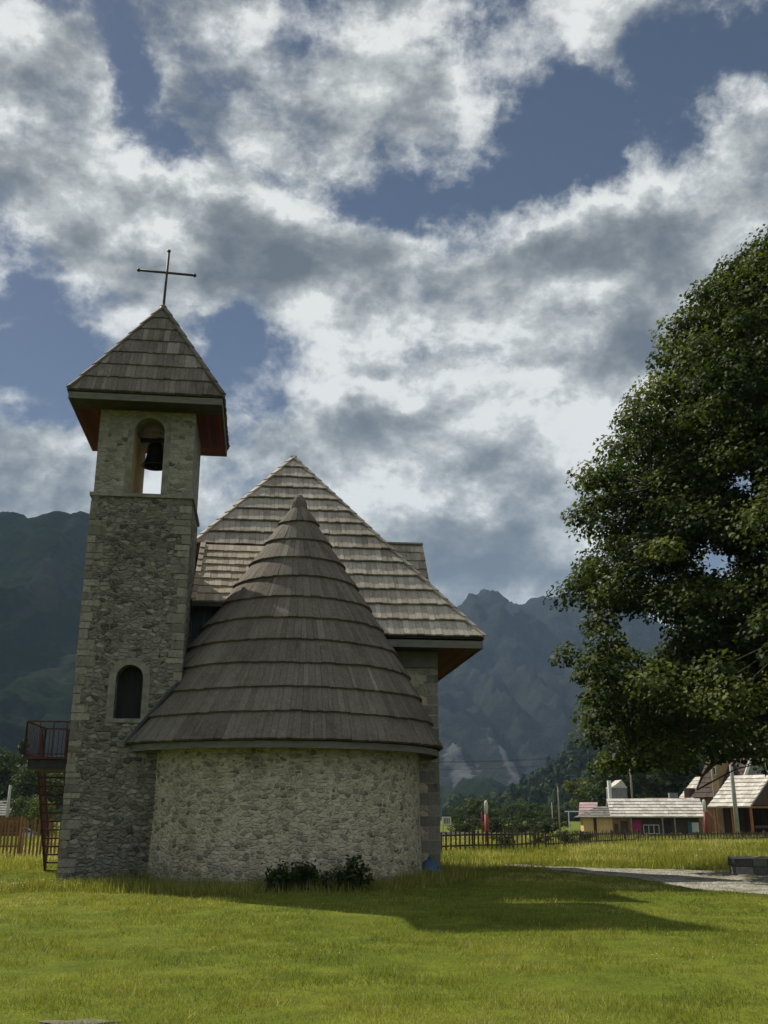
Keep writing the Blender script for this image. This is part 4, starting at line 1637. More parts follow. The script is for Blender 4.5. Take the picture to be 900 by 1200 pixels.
def fence(pts, pitch, w_, hs_, mat, label, panel=None, name='picket_fence', cat='fence'):
    o = Vector((pts[0][0], pts[0][1], 0))
    o.z = zt(o.x, o.y)
    root = empty(name, o, 0, label, cat)
    posts = []
    for si, (a, b) in enumerate(zip(pts[:-1], pts[1:])):
        h_ = hs_[si]
        rails, pk, pan = MB(), MB(), MB()
        a, b = Vector((a[0], a[1], 0)), Vector((b[0], b[1], 0))
        L = (b - a).length
        d = (b - a) / L
        nrm = Vector((-d.y, d.x, 0))
        for k in range(int(L / 2.2) + 1):
            p = a + d * min(L, k * 2.2)
            posts.append((p, h_))
        for k in range(int(L / 2.2)):
            p, q = a + d * k * 2.2, a + d * (k + 1) * 2.2
            p.z, q.z = zt(p.x, p.y), zt(q.x, q.y)
            for f in (.28, .74):
                rails.bar(p - o + Vector((0, 0, h_ * f)) + nrm * .03, q - o + Vector((0, 0, h_ * f)) + nrm * .03, .035, .07, random.random())
            if panel:
                for j in range(6):
                    zz = panel + (h_ - panel) * (j + .5) / 6
                    pan.bar(p - o + Vector((0, 0, zz)) + nrm * .075, q - o + Vector((0, 0, zz)) + nrm * .075, .02, (h_ - panel) / 6 - .01, random.random())
        for k in range(int(L / pitch)):
            p = a + d * (k * pitch + random.uniform(-.02, .02))
            p.z = zt(p.x, p.y)
            hh = h_ * random.uniform(.92, 1.05)
            e = d * w_ / 2
            t_ = nrm * .012
            lean = d * random.uniform(-.03, .03)
            b0 = p - o
            z1, z2 = Vector((0, 0, hh - w_ * .8)), Vector((0, 0, hh))
            pk.hexa([b0 - e - t_, b0 + e - t_, b0 + e + t_, b0 - e + t_, b0 - e - t_ + z1 + lean, b0 + e - t_ + z1 + lean, b0 + e + t_ + z1 + lean, b0 - e + t_ + z1 + lean], random.random())
            pk.face([b0 - e - t_ + z1 + lean, b0 + e - t_ + z1 + lean, b0 - t_ + z2 + lean], random.random())
        rails.build('rail_run', mat, root)
        pk.build('picket_panel', mat, root)
        if panel:
            pan.build('board_panel', mat, root)
    for p, h_ in posts[:60]:
        g = MB()
        z = zt(p.x, p.y)
        g.box((p.x - o.x - .04, p.y - o.y + .02, z - o.z - .3), (p.x - o.x + .04, p.y - o.y + .11, z - o.z + h_ * 1.02), random.random())
        g.build('post', mat, root)
    return root


fa_, fb2, fc2, fd2 = ground_at(470, 1003), ground_at(640, 996.5), ground_at(760, 988), ground_at(990, 983)
fence([fa_, fb2, fc2, fd2], .30, .085, (.95, .75, .6), M['picket'], 'grey weathered picket fence crossing the meadow beyond the church')
ga, gb = ground_at(-45, 1003), ground_at(85, 1002)
fence([ga, gb], .145, .085, (1.62,), M['picket_brown'], 'tall brown picket fence beside the tower under the balcony', panel=.85)

# ------------------------------------------------------------------ distant trees
M['bg_leaf'] = mat_leaf('far_leaf', [(0, (.026, .042, .014)), (.5, (.045, .066, .018)), (1, (.085, .105, .03))], .25, .7, .1)
M['bg_leaf_bright'] = mat_leaf('bright_leaf', [(0, (.06, .075, .016)), (.5, (.10, .115, .025)), (1, (.15, .155, .04))], .3, .7, .1)


def tree_proto(kind, seed, leaf_mat):
    """unit-height tree: trunk, limbs and an uneven crown of leaf clumps"""
    rg = np.random.default_rng(seed)
    tk = MB()
    V, T = [], []
    if kind == 'conifer':
        tk.tube([(0, 0, -.03), (0, 0, .5), (0, 0, .96)], [.025, .016, .004], 6)
        for i in range(46):
            f = i / 45
            z = .10 + .9 * f
            r = .20 * (1 - f) + .012
            a = i * 2.4
            k = 26
            t_ = rg.random(k) ** .6
            c = np.stack([np.cos(a) * r * t_, np.sin(a) * r * t_, z - .10 * t_ * (1 - f)], 1) + rg.normal(0, .016, (k, 3))
            V.append(leaf_tris(c, rg.normal(0, .5, (k, 3)) + np.array([0, 0, 1]), np.full(k, .024)))
            T.append(np.clip(rg.normal(.35, .2, k), 0, 1))
    else:
        sq = {'round': (.36, .30), 'bush': (.52, .52), 'tall': (.24, .36)}[kind]
        tk.tube([(0, 0, -.03), (.01, 0, .3), (0, .01, .62)], [.03, .02, .008], 6)
        cz = 1 - sq[1] - .02 if kind != 'bush' else .46
        for i in range(34):
            u = rg.normal(size=3)
            u /= np.linalg.norm(u)
            rr = rg.random() ** .5
            c0 = np.array([u[0] * sq[0] * rr, u[1] * sq[0] * rr, cz + u[2] * sq[1] * rr]) * np.array([.82, .82, .9])
            c0[2] += .04
            s = rg.uniform(.09, .16)
            if i % 4 == 0:
                tk.tube([(0, 0, .28), tuple(c0 * np.array([.5, .5, .75])), tuple(c0)], [.012, .008, .003], 4)
            k = 80
            v = rg.normal(size=(k, 3))
            v /= np.linalg.norm(v, axis=1, keepdims=True)
            c = c0 + v * s * (rg.random((k, 1)) ** .4) * np.array([1, 1, .75])
            c[:, 2] = np.maximum(c[:, 2], .03)
            V.append(leaf_tris(c, v + rg.normal(0, .5, (k, 3)) + np.array([0, 0, .4]), rg.uniform(.016, .03, k)))
            T.append(np.clip(rg.normal(.45, .12) + rg.normal(0, .16, k), 0, 1))
    root = empty(kind + '_tree' if kind != 'bush' else 'bush')
    tk.build('trunk', M['bark'], root)
    np_mesh('crown', np.concatenate(V), 3, leaf_mat, np.concatenate(T), root)
    return root


protos = {}


def far_tree(kind, px, Y, top_px, wscale, label, group, bright=False, name=None, cat='tree'):
    key = (kind, bright, cat)
    x = (px - 450) / F_PX * (Y * math.cos(PITCH))
    x = at(px, 950, Y).x
    z0 = zt(x, Y) - .15
    h = at(px, top_px, Y).z - z0
    if key not in protos:
        o = tree_proto(kind, 60 + len(protos), M['bg_leaf_bright'] if bright else M['nettle'] if cat == 'bush' else M['bg_leaf'])
        protos[key] = o
    else:
        src = protos[key]
        o = src.copy()
        col.objects.link(o)
        for c_ in src.children:
            d = c_.copy()
            col.objects.link(d)
            d.parent = o
    o.name = name or {'round': 'leafy_tree', 'bush': 'bush', 'tall': 'slender_tree', 'conifer': 'conifer_tree'}[kind]
    o.location = (x, Y, z0)
    o.scale = (h * wscale, h * wscale, h)
    o.rotation_euler = (0, 0, random.uniform(0, 6))
    tag(o, label, cat, group)
    return o


GV, GL, GR, GH = 'trees on the valley floor', 'trees below the shaded mountain', 'trees behind the village', 'bushes along the fence'
for a in [
    ('bush', 566, 170, 926, 1.25, 'broad round tree standing behind the red and white post', GV),
    ('bush', 536, 165, 938, 1.0, 'low tree showing beside the church corner', GV),
    ('bush', 596, 215, 934, 1.2, 'small dark tree between the two round trees on the valley floor', GV),
    ('bush', 626, 150, 932, 1.05, 'round bushy tree beside the thin mast', GV),
    ('bush', 650, 190, 936, 1.1, 'leafy tree just behind the thin mast', GV),
    ('tall', 610, 260, 936, 1.3, 'narrow dark tree far back under the mountain foot', GV),
]:
    far_tree(*a)
for a in [
    ('bush', 545, 120, 952, 1.9, 'low bush in the far meadow behind the notice board', 'bushes in the far meadow'),
    ('bush', 582, 128, 951, 2.2, 'wide low bush in the far meadow right of the red and white post', 'bushes in the far meadow'),
    ('bush', 606, 122, 954, 2.0, 'low bush in the far meadow in front of the bushy round tree', 'bushes in the far meadow'),
    ('bush', 640, 126, 951, 2.0, 'low bush in the far meadow at the foot of the short white mast', 'bushes in the far meadow'),
]:
    far_tree(*a, name='bush', cat='bush')
far_tree('round', 690, 172, 903, 1.15, 'yellow green tree standing over the pink roof', GR, True)
for a in [
    ('round', 735, 150, 880, 1.1, 'dark tree behind the small grey tower house', GR),
    ('round', 768, 165, 872, 1.1, 'dark tree behind the ridge of the long lodge', GR),
    ('tall', 795, 150, 865, 1.4, 'narrow dark tree next to the steep roofed house', GR),
    ('round', 812, 185, 850, 1.1, 'tall dark tree overtopping the steep roofed house', GR),
    ('round', 705, 160, 905, 1.1, 'dark tree between the pink roof and the grey tower house', GR),
    ('round', 870, 200, 850, 1.2, 'dark tree directly behind the steep roofed house', GR),
]:
    far_tree(*a)
for a in [
    ('round', 10, 150, 880, 1.1, 'second dark tree in from the picture border beyond the brown fence', GL),
    ('round', 34, 135, 890, 1.0, 'leafy tree beneath the iron balcony', GL),
    ('tall', 52, 165, 884, 1.5, 'tall narrow tree just behind the iron stair', GL),
    ('round', -20, 140, 872, 1.1, 'leftmost tall tree, cut by the picture border above the brown fence', GL),
    ('round', 62, 140, 902, 1.0, 'tree half hidden by the tower and iron stair', GL),
    ('bush', 24, 110, 922, 1.0, 'low bush behind the parked cars', GL),
    ('bush', 48, 105, 926, .9, 'low bush at the end of the parked cars', GL),
    ('conifer', 20, 190, 868, 1.3, 'dark conifer rising behind the leafy trees by the balcony', GL),
]:
    far_tree(*a)
far_tree('tall', 50, 100, 928, 1.0, 'small bright yellow green tree beside the parked cars', GL, True)
for a in [
    ('bush', 592, 50, 968, 1.5, 'dark bush leaning over the fence beside the red and white post', GH),
    ('bush', 630, 53, 971, 1.4, 'dark bush at the middle of the fence', GH),
    ('bush', 662, 57, 968, 1.6, 'wide dark bush on the fence near the mast', GH),
    ('bush', 684, 60, 969, 1.5, 'dark bush on the fence in front of the timber lodge', GH),
]:
    far_tree(*a, name='bush', cat='bush')

# ------------------------------------------------------------------ village
M['pale_roof'] = mat_boards('bleached_roof', [(0, (.40, .37, .32)), (.5, (.52, .49, .44)), (1, (.64, .61, .56))], grain=(5, 5, 1.2), stain=.5)
M['grey_roof'] = mat_boards('grey_roof', [(0, (.13, .125, .115)), (1, (.22, .21, .19))], grain=(5, 5, 1.2), stain=.5)
M['brown_roof'] = mat_boards('brown_roof', [(0, (.05, .035, .028)), (1, (.085, .06, .045))], grain=(5, 5, 1.2), stain=.4)
M['pink_roof'] = mat_plain('faded_pink_roof', (.62, .42, .42), .8, .15, 1, .2)
M['dark_wall'] = mat_boards('dark_plank_wall', [(0, (.05, .032, .025)), (1, (.09, .06, .045))], grain=(6, 6, 1), stain=.4)
M['brown_wall'] = mat_boards('brown_plank_wall', [(0, (.20, .11, .06)), (1, (.30, .17, .09))], grain=(6, 6, 1), stain=.3)
M['yellow_wall'] = mat_plain('yellow_plaster', (.62, .42, .19), .9, .12, 1.5, .2)
M['ochre_wall'] = mat_plain('ochre_wall', (.30, .20, .09), .9, .12, 1.5, .2)
M['grey_wall'] = mat_plain('grey_render', (.22, .22, .22), .9, .2, 1.5, .2)
M['white'] = mat_plain('white_paint', (.70, .69, .66), .7, .12, 4, .1)
M['red'] = mat_plain('red_paint', (.30, .045, .025), .6, .25, 5, .1)
M['magenta'] = mat_plain('magenta_paint', (.38, .035, .12), .6, .15, 3, .1)
M['orange'] = mat_plain('orange_timber', (.42, .15, .04), .7, .25, 5, .2)
M['teal'] = mat_plain('teal_cloth', (.03, .14, .13), .8, .2, 4, .1)
M['concrete'] = mat_plain('pole_concrete', (.42, .40, .36), .9, .2, 4, .2)
M['timber'] = mat_plain('grey_timber', (.30, .265, .21), .9, .25, 4, .3)
M['glass'] = mat_plain('dark_glass', (.02, .022, .025), .08, .1, 2, 0, spec=.6)
M['rock'] = mat_plain('grey_rock', (.30, .295, .28), .95, .3, 3, .6)
M['rubber'] = mat_plain('tyre_rubber', (.02, .02, .02), .85, .1, 5, .1)
M['silver'] = mat_plain('silver_paint', (.42, .46, .50), .3, .05, 2, 0, metal=.3, spec=.5)
M['white_car'] = mat_plain('white_car_paint', (.72, .72, .70), .3, .05, 2, 0, spec=.5)
M['dark_car'] = mat_plain('dark_car_paint', (.05, .06, .07), .3, .05, 2, 0, spec=.5)


def frame(name, px, Y, rz, z, label, cat):
    p = at(px, 950, Y)
    return empty(name, (p.x, Y, z), rz, label, cat)


def slab_roof(root, name, x0, x1, ye, yr, ze, zr, mat, courses=7, bw=.5, th=.08):
    """one pitched slope from the eave (y = ye) to the ridge (y = yr), boarded in courses"""
    mb = MB()
    a, b, c = Vector((x0, ye, ze)), Vector((x1, ye, ze)), Vector((x0, yr, zr))
    if yr < ye:
        a, b = Vector((x1, ye, ze)), Vector((x0, ye, ze))
        c = Vector((x1, yr, zr))
    e_, t_, n_ = plane_frame(a, b, c)
    T = (c - a).dot(t_)
    shingle_plane(mb, a, e_, t_, n_, lambda t: 0, lambda t: (b - a).length, T, courses, bw=bw, lift=.07, jag=.02)
    q = lambda s, t, l: a + e_ * s + t_ * t + n_ * l
    L = (b - a).length
    mb.hexa([q(0, 0, -th), q(L, 0, -th), q(L, T, -th), q(0, T, -th), q(0, 0, -.01), q(L, 0, -.01), q(L, T, -.01), q(0, T, -.01)], .4)
    return mb.build(name, mat, root)


def wall_box(root, lo, hi, mat, name='wall'):
    mb = MB()
    mb.box(lo, hi, random.random())
    return mb.build(name, mat, root)


def window(root, x, z, w_, h_, y, frame_mat=None, panes=2):
    fr = MB()
    fm = .06
    fr.box((x - w_ / 2, y - .05, z), (x + w_ / 2, y - .002, z + fm))
    fr.box((x - w_ / 2, y - .05, z + h_ - fm), (x + w_ / 2, y - .002, z + h_))
    for k in range(panes + 1):
        xx = x - w_ / 2 + (w_ - fm) * k / panes
        fr.box((xx, y - .048, z + fm), (xx + fm, y - .003, z + h_ - fm))
    f = fr.build('window', frame_mat or M['white'], root)
    gl = MB()
    gl.box((x - w_ / 2 + .01, y - .02, z + .01), (x + w_ / 2 - .01, y - .0025, z + h_ - .01))
    gl.build('pane', M['glass'], f)


# long timber lodge
lg = frame('timber_lodge', 683, 100, R(-7), -1.0, 'long low timber lodge with bleached roof, yellow plastered end and magenta door', 'house')
wall_box(lg, (0, 0, -.4), (2.75, 4.4, 2.42), M['yellow_wall'], 'plastered_wall')
wall_box(lg, (2.76, .0, -.4), (4.55, 4.2, 2.45), M['brown_wall'], 'plank_wall')
wall_box(lg, (4.56, .45, -.4), (11.0, 5.0, 2.5), M['dark_wall'], 'plank_wall')
slab_roof(lg, 'roof', 2.6, 11.6, -.45, 2.6, 2.42, 4.15, M['pale_roof'], 6)
slab_roof(lg, 'roof', 2.6, 11.6, 5.6, 2.6, 2.42, 4.15, M['pale_roof'], 6)
hp = MB()
zE, zR = 2.36, 3.4
A1, A2, A3, A4, T1, T2 = (-.6, -.4, zE), (2.75, -.4, zE), (2.75, 4.8, zE), (-.6, 4.8, zE), (1.6, 2.2, zR), (2.75, 2.2, zR)
tri_roof(hp, A4, A1, T1, 5, bw=.3)
e_, t_, n_ = plane_frame(A1, A2, T1)
TT = (Vector(T1) - Vector(A1)).dot(t_)
shingle_plane(hp, A1, e_, t_, n_, lambda t: 2.2 * t / TT, lambda t: 3.35, TT, 5, bw=.3)
hp.face([A1, A2, T2, T1], .3)
hp.face([A4, A1, T1], .3)
hp.face([A3, A4, T1, T2], .3)
hp.build('hipped_roof', M['grey_roof'], lg)
g = MB()
g.box((.95, -.05, -.3), (1.25, -.003, 2.3), .2)
g.build('downpipe', M['dark_wall'], lg)
g = MB()
g.box((4.62, .38, 0.0), (5.5, .447, 2.15), .5)
g.build('door', M['magenta'], lg)
g = MB()
g.box((3.5, -.05, 0.0), (4.25, -.003, 2.05), .5)
g.build('door', M['dark_wall'], lg)
window(lg, 3.08, .9, .5, .95, 0.0, M['brown_wall'], 1)
window(lg, 6.45, .85, 1.5, .85, .45, M['white'], 3)
g = MB()
g.box((7.6, .38, 0.0), (8.35, .447, 2.1), .3)
g.build('door', M['under'], lg)
for x_ in (4.5, 7.45, 8.6, 11.2):
    g = MB()
    g.bar((x_, -.3, -.3), (x_, -.3, 2.42), .12, .12, up=(0, 1, 0))
    g.build('porch_post', M['timber'], lg)
g = MB()
g.bar((4.5, -.3, .75), (11.2, -.3, .75), .05, .08)
for k in range(46):
    g.bar((4.5 + k * .145, -.3, .0), (4.5 + k * .145, -.3, .75), .06, .03, random.random(), up=(0, 1, 0))
g.build('porch_railing', M['timber'], lg)
g = MB()
g.bar((9.9, -.1, .3), (9.92, -.1, 2.0), .16, .12, up=(0, 1, 0))
g.bar((10.1, -.1, .5), (10.12, -.1, 1.9), .14, .10, up=(0, 1, 0))
crt = g.build('curtain', M['teal'], lg)
wall_box(lg, (10.2, .3, 1.0), (10.9, .446, 1.9), M['white'], 'notice')

# open shed on orange posts
Pa, Pb = at(829, 946, 81.5), at(879, 946, 78.8)
ang = math.atan2(Pb.y - Pa.y, Pb.x - Pa.x)
sh = empty('open_shed', (Pa.x, Pa.y, zt(Pa.x, Pa.y)), ang, 'open sided shed with a bleached shingle roof on orange timber posts', 'shed')
SL = math.hypot(Pb.x - Pa.x, Pb.y - Pa.y)
zs0 = 2.2 - sh.location.z
slab_roof(sh, 'roof', 0, SL, 0, 4.0, zs0, zs0 + 2.5, M['pale_roof'], 8, .45)
slab_roof(sh, 'roof', 0, SL, 8.0, 4.0, zs0, zs0 + 2.5, M['pale_roof'], 8, .45)
for x_ in (.3, SL / 2, SL - .25):
    for y_ in (.5, 7.4):
        g = MB()
        g.bar((x_, y_, -.3), (x_, y_, zs0 + .3), .16, .16, random.random(), up=(0, 1, 0))
        g.build('post', M['orange'], sh)
g = MB()
g.bar((.1, .5, zs0 + .2), (SL - .1, .5, zs0 + .2), .14, .18)
g.bar((.1, 7.4, zs0 + .2), (SL - .1, 7.4, zs0 + .2), .14, .18)
g.bar((SL - .2, .2, zs0 - .02), (SL - .2, 7.8, zs0 - .02), .1, .14)
g.build('beam', M['orange'], sh)
g = MB()
for x0, x1 in ((.02, .06), (SL - .12, SL - .08)):
    a_, b_, c_ = [(x0, .45, zs0 + .12), (x0, 7.55, zs0 + .12), (x0, 4, zs0 + 2.35)], [(x1, .45, zs0 + .12), (x1, 7.55, zs0 + .12), (x1, 4, zs0 + 2.35)], None
    g.face(a_)
    g.face(b_)
    for i in range(3):
        j = (i + 1) % 3
        g.face([a_[i], a_[j], b_[j], b_[i]])
g.build('gable', M['dark_wall'], sh)
g = MB()
for k in range(18):
    g.box((.05 + k * (SL - .1) / 18, 6.9, -.2), (.05 + (k + .93) * (SL - .1) / 18, 6.95, zs0), random.random())
for k in range(12):
    g.box((.03, 2.2 + k * .4, -.2), (.07, 2.56 + k * .4, zs0), random.random())
g.build('plank_wall', M['dark_wall'], sh)
g = MB()
g.box((SL - .16, .7, .75), (SL - .11, 7.2, .95), .3)
g.box((SL - .16, .7, 0.2), (SL - .11, 7.2, .38), .6)
g.build('side_rail', M['dark_wall'], sh)

# steep roofed house behind the shed
Pc, Pd = at(812, 930, 130), at(860, 930, 125.5)
ang2 = math.atan2(Pd.y - Pc.y, Pd.x - Pc.x)
hs2 = empty('steep_house', (Pc.x, Pc.y, -1.2), ang2, 'tall house with a steep dark brown roof and ochre dormer behind the shed', 'house')
HL = math.hypot(Pd.x - Pc.x, Pd.y - Pc.y) + .6
wall_box(hs2, (.2, .5, -.5), (HL - .2, 9.5, 5.2), M['brown_wall'])
slab_roof(hs2, 'roof', 0, HL, -.1, 4.9, 4.9, 11.0, M['brown_roof'], 10, .5)
slab_roof(hs2, 'roof', 0, HL, 9.9, 4.9, 4.9, 11.0, M['brown_roof'], 10, .5)
g = MB()
g.bar((HL + .03, -.2, 4.9), (HL + .03, 4.9, 11.1), .12, .5)
g.bar((HL + .03, 10.0, 4.9), (HL + .03, 4.9, 11.1), .12, .5)
g.build('bargeboard', M['white'], hs2)
for x0 in (.22, HL - .26):
    g = MB()
    a_, b_ = [(x0, .5, 5.2), (x0, 9.4, 5.2), (x0, 4.9, 10.7)], [(x0 + .05, .5, 5.2), (x0 + .05, 9.4, 5.2), (x0 + .05, 4.9, 10.7)]
    g.face(a_)
    g.face(b_)
    for i in range(3):
        j = (i + 1) % 3
        g.face([a_[i], a_[j], b_[j], b_[i]])
    g.build('gable', M['grey_wall'], hs2)
g = MB()
g.box((2.3, .6, 5.6), (3.5, 4.2, 9.6), .5)
dm = g.build('dormer', M['ochre_wall'], hs2)
window(dm, 2.9, 7.6, .7, 1.0, .6, M['white'], 1)
g = MB()
g.box((2.15, .45, 9.62), (3.65, 4.6, 9.78), .5)
g.build('dormer_roof', M['brown_roof'], dm)
slab_roof(hs2, 'lean_to_roof', -2.4, 0.0, -.2, 4.4, 4.5, 7.6, M['pale_roof'], 6, .4)
wall_box(hs2, (-2.2, .2, -.5), (0.1, 4.4, 4.4), M['grey_wall'])
g = MB()
g.box((-1.5, .3, 4.9), (-.7, 1.7, 6.1), .3)
g.build('dormer', M['dark_wall'], hs2)
for x_ in (1.2, HL - 1.0):
    g = MB()
    g.box((x_, 4.6, 10.4), (x_ + .5, 5.2, 11.5), .6)
    g.build('chimney', M['white'], hs2)

# pink roofed house
ph = frame('pink_house', 679, 140, R(-20), -1.0, 'small house with a faded pink roof under the yellow green tree', 'house')
wall_box(ph, (.1, .3, -.3), (2.7, 3.6, 3.8), M['white'])
slab_roof(ph, 'roof', -.2, 3.1, -.1, 2.0, 3.6, 6.1, M['pink_roof'], 5, .6)
slab_roof(ph, 'roof', -.2, 3.1, 4.1, 2.0, 3.6, 6.1, M['pink_roof'], 5, .6)
ph.scale = (.74, .74, .70)
window(ph, 1.2, 1.6, .8, 1.0, .3, M['brown_wall'], 2)

# grey tower house
th_ = frame('tower_house', 719, 130, R(6), -1.1, 'narrow grey tower house with a white gable and white chimney', 'house')
wall_box(th_, (0, 0, -.3), (1.95, 2.4, 6.0), M['grey_wall'])
g = MB()
g.face([(-.05, -.05, 6.0), (2.0, -.05, 6.0), (1.3, -.05, 7.0)])
g.face([(-.05, 2.45, 6.0), (1.3, 2.45, 7.0), (2.0, 2.45, 6.0)])
g.face([(-.05, -.05, 6.0), (1.3, -.05, 7.0), (1.3, 2.45, 7.0), (-.05, 2.45, 6.0)])
g.face([(2.0, -.05, 6.0), (2.0, 2.45, 6.0), (1.3, 2.45, 7.0), (1.3, -.05, 7.0)])
g.build('roof', M['pale_roof'], th_)
g = MB()
g.box((-.42, .1, -.3), (-.03, .6, 6.9))
g.build('chimney', M['white'], th_)
window(th_, 1.0, 3.6, .6, .9, 0.0, M['dark_wall'], 1)

# low house whose roof shows above the lodge
lh = frame('low_house', 764, 124, R(-5), -1.1, 'low house whose dull red roof and chimney show over the lodge ridge', 'house')
wall_box(lh, (0, .4, -.3), (4.4, 4.4, 3.6), M['brown_wall'])
slab_roof(lh, 'roof', -.3, 4.7, 0, 2.4, 3.5, 4.7, mat_boards('dull_red_roof', [(0, (.20, .11, .085)), (1, (.30, .17, .13))], stain=.3), 5, .5)
slab_roof(lh, 'roof', -.3, 4.7, 4.8, 2.4, 3.5, 4.7, M['grey_roof'], 5, .5)
g = MB()
g.box((2.6, 1.9, 4.0), (3.6, 2.9, 5.3), .3)
g.build('chimney', M['grey_wall'], lh)
window(lh, 1.4, 1.2, .8, 1.0, .4)

# brown house beyond the brown fence
bh = frame('brown_house', -30, 118, R(8), -1.0, 'reddish brown timber house end beyond the brown fence', 'house')
wall_box(bh, (0, 0, -.3), (3.6, 5, 2.6), mat_boards('red_brown_wall', [(0, (.09, .05, .045)), (1, (.15, .085, .075))]))
slab_roof(bh, 'roof', -.3, 3.9, -.3, 2.5, 2.5, 4.2, M['grey_roof'], 6, .4)
slab_roof(bh, 'roof', -.3, 3.9, 5.3, 2.5, 2.5, 4.2, M['grey_roof'], 6, .4)
window(bh, 2.0, .9, .9, 1.0, 0.0)


# ------------------------------------------------------------------ poles, posts, sign, wires
def two_tone(px, base_y, top_y, split_y, r, label, name='marker_post'):
    p = ground_at(px, base_y)
    if p.y > 95:
        p = at(px, base_y, 95)
    z0 = zt(p.x, p.y)
    o = empty(name, (p.x, p.y, z0), 0, label, 'post')
    zt_, zs = at(px, top_y, p.y).z - z0, at(px, split_y, p.y).z - z0
    g = MB()
    g.tube([(0, 0, -.2), (0, 0, zs)], r, 12)
    g.build('lower_pole', M['red'], o, True)
    g = MB()
    g.tube([(0, 0, zs + .001), (0, 0, zt_ - .12), (0, 0, zt_)], [r * .97, r * .9, r * .45], 12)
    g.build('upper_pole', M['white'], o, True)
    return o


two_tone(571, 994, 938, 954, .10, 'thick red post with white top standing in the fence')
two_tone(828.5, 980, 937, 952, .13, 'red post with white top standing before the lodge and shed gap')
p = ground_at(565.5, 988)
g = MB()
g.tube([(0, 0, -.2), (0, 0, 1.6), (0, 0, 1.75)], [.05, .05, .02], 8)
o = g.build('red_post', M['red'], None, True)
o.location = (p.x, p.y, zt(p.x, p.y))
tag(o, 'thin plain red post just behind the thick red and white one', 'post')


def pole(px, Y, top_y, r, mat, label, name='utility_pole', arm=None, cat='pole'):
    p = at(px, 950, Y)
    z0 = zt(p.x, Y)
    h_ = at(px, top_y, Y).z - z0
    o = empty(name, (p.x, Y, z0), 0, label, cat)
    g = MB()
    g.tube([(0, 0, -.3), (0, 0, h_ * .5), (0, 0, h_)], [r, r * .85, r * .65], 12)
    g.build('shaft', mat, o, True)
    if arm:
        g = MB()
        g.bar((-arm, 0, h_ - .25), (arm, 0, h_ - .25), .09, .09)
        g.build('crossarm', M['timber'], o)
        for s in (-arm + .08, 0, arm - .08):
            g = MB()
            g.lathe([(0, 0), (.05, .02), (.06, .07), (.035, .12), (.05, .16), (0, .2)], 10, (s, 0, h_ - .2 if s else h_))
            g.build('insulator', M['white'], o, True)
    return o, Vector((p.x, Y, z0 + h_))


pole(862, 72, 872, .17, M['concrete'], 'thick pale concrete pole standing in front of the open shed', arm=.35)
pole(839, 108, 880, .15, M['timber'], 'grey wooden pole rising behind the shed roof')
pole(655, 110, 922, .09, M['timber'], 'thin grey mast standing over the bushes left of the lodge', 'mast')
pole(647, 165, 940, .06, M['white'], 'short thin white mast near the distant white car', 'mast')
pole(9, 108, 920, .2, M['concrete'], 'pale concrete pole beyond the brown fence')
_, wa = pole(330, 150, 886, .16, M['timber'], 'wooden pole carrying the valley wires, hidden behind the church', arm=.7)
_, wb2 = pole(742, 140, 882, .16, M['timber'], 'wooden pole carrying the valley wires, standing amid the big tree leaves', arm=.7)
M['wire'] = mat_plain('cable', (.03, .03, .03), .6, .1, 2, 0)
for i, (s, dz, lb) in enumerate(((-.62, -.02, 'lowest of the thin wires crossing before the far mountain'), (0, .2, 'highest of the thin wires crossing before the far mountain'), (.62, -.75, 'middle slack wire crossing before the far mountain'))):
    g = MB()
    pts = []
    for k in range(25):
        t = k / 24
        q = wa.lerp(wb2, t) + Vector((s * .3, 0, dz - 1.1 * 4 * t * (1 - t) * (1 + .1 * i)))
        pts.append(q)
    g.tube(pts, .022, 5, caps=False)
    tag(g.build('power_line', M['wire']), ['middle of the three thin wires crossing before the far mountain', 'highest of the three thin wires crossing before the far mountain', 'lowest slack wire crossing before the far mountain'][i], 'wire', 'wires across the valley')

p = ground_at(524, 996)
sg = empty('notice_board', (p.x, p.y, zt(p.x, p.y)), R(6), 'white notice board on thin legs beside the church corner', 'sign')
k = p.y / 1165
zb_, zt2 = at(524, 967, p.y).z - sg.location.z, at(524, 957, p.y).z - sg.location.z
hw = 5.2 * k
g = MB()
g.box((-hw, -.02, zb_), (hw, .01, zt2))
g.build('board', M['white'], sg)
for i, (a, b) in enumerate(((-.62, -.22), (-.08, .28), (.42, .68))):
    g = MB()
    g.box((a * hw, -.026, zb_ + .2 * (zt2 - zb_)), (b * hw, -.0205, zt2 - .18 * (zt2 - zb_)))
    g.build('printed_panel', M['grey_wall'], sg)
for s in (-.8, .8):
    g = MB()
    g.bar((s * hw, .03, -.2), (s * hw, .03, zt2), .035, .035, up=(0, 1, 0))
    g.build('leg', M['timber'], sg)

# white timber frame
gfp = at(665, 950, 112)
gf = empty('pergola', (gfp.x, 112, zt(gfp.x, 112)), R(-8), 'bare white timber frame of posts and beam left of the lodge', 'pergola')
for x_ in (.1, 2.2):
    g = MB()
    g.bar((x_, 0, -.2), (x_, 0, 2.9), .1, .1, up=(0, 1, 0))
    g.build('post', M['white'], gf)
g = MB()
g.bar((-.3, 0, 2.95), (2.5, 0, 2.95), .1, .12)
g.build('beam', M['white'], gf)
g = MB()
g.box((.9, -.5, .85), (2.6, .4, .95))
for x_ in (1.0, 2.5):
    for y_ in (-.42, .32):
        g.bar((x_, y_, 0), (x_, y_, .86), .07, .07, up=(0, 1, 0))
tb = g.build('garden_table', M['white'])
tb.location = gf.location + Vector((0, -2.2, 0))
tag(tb, 'pale garden table standing in front of the white timber frame', 'table')

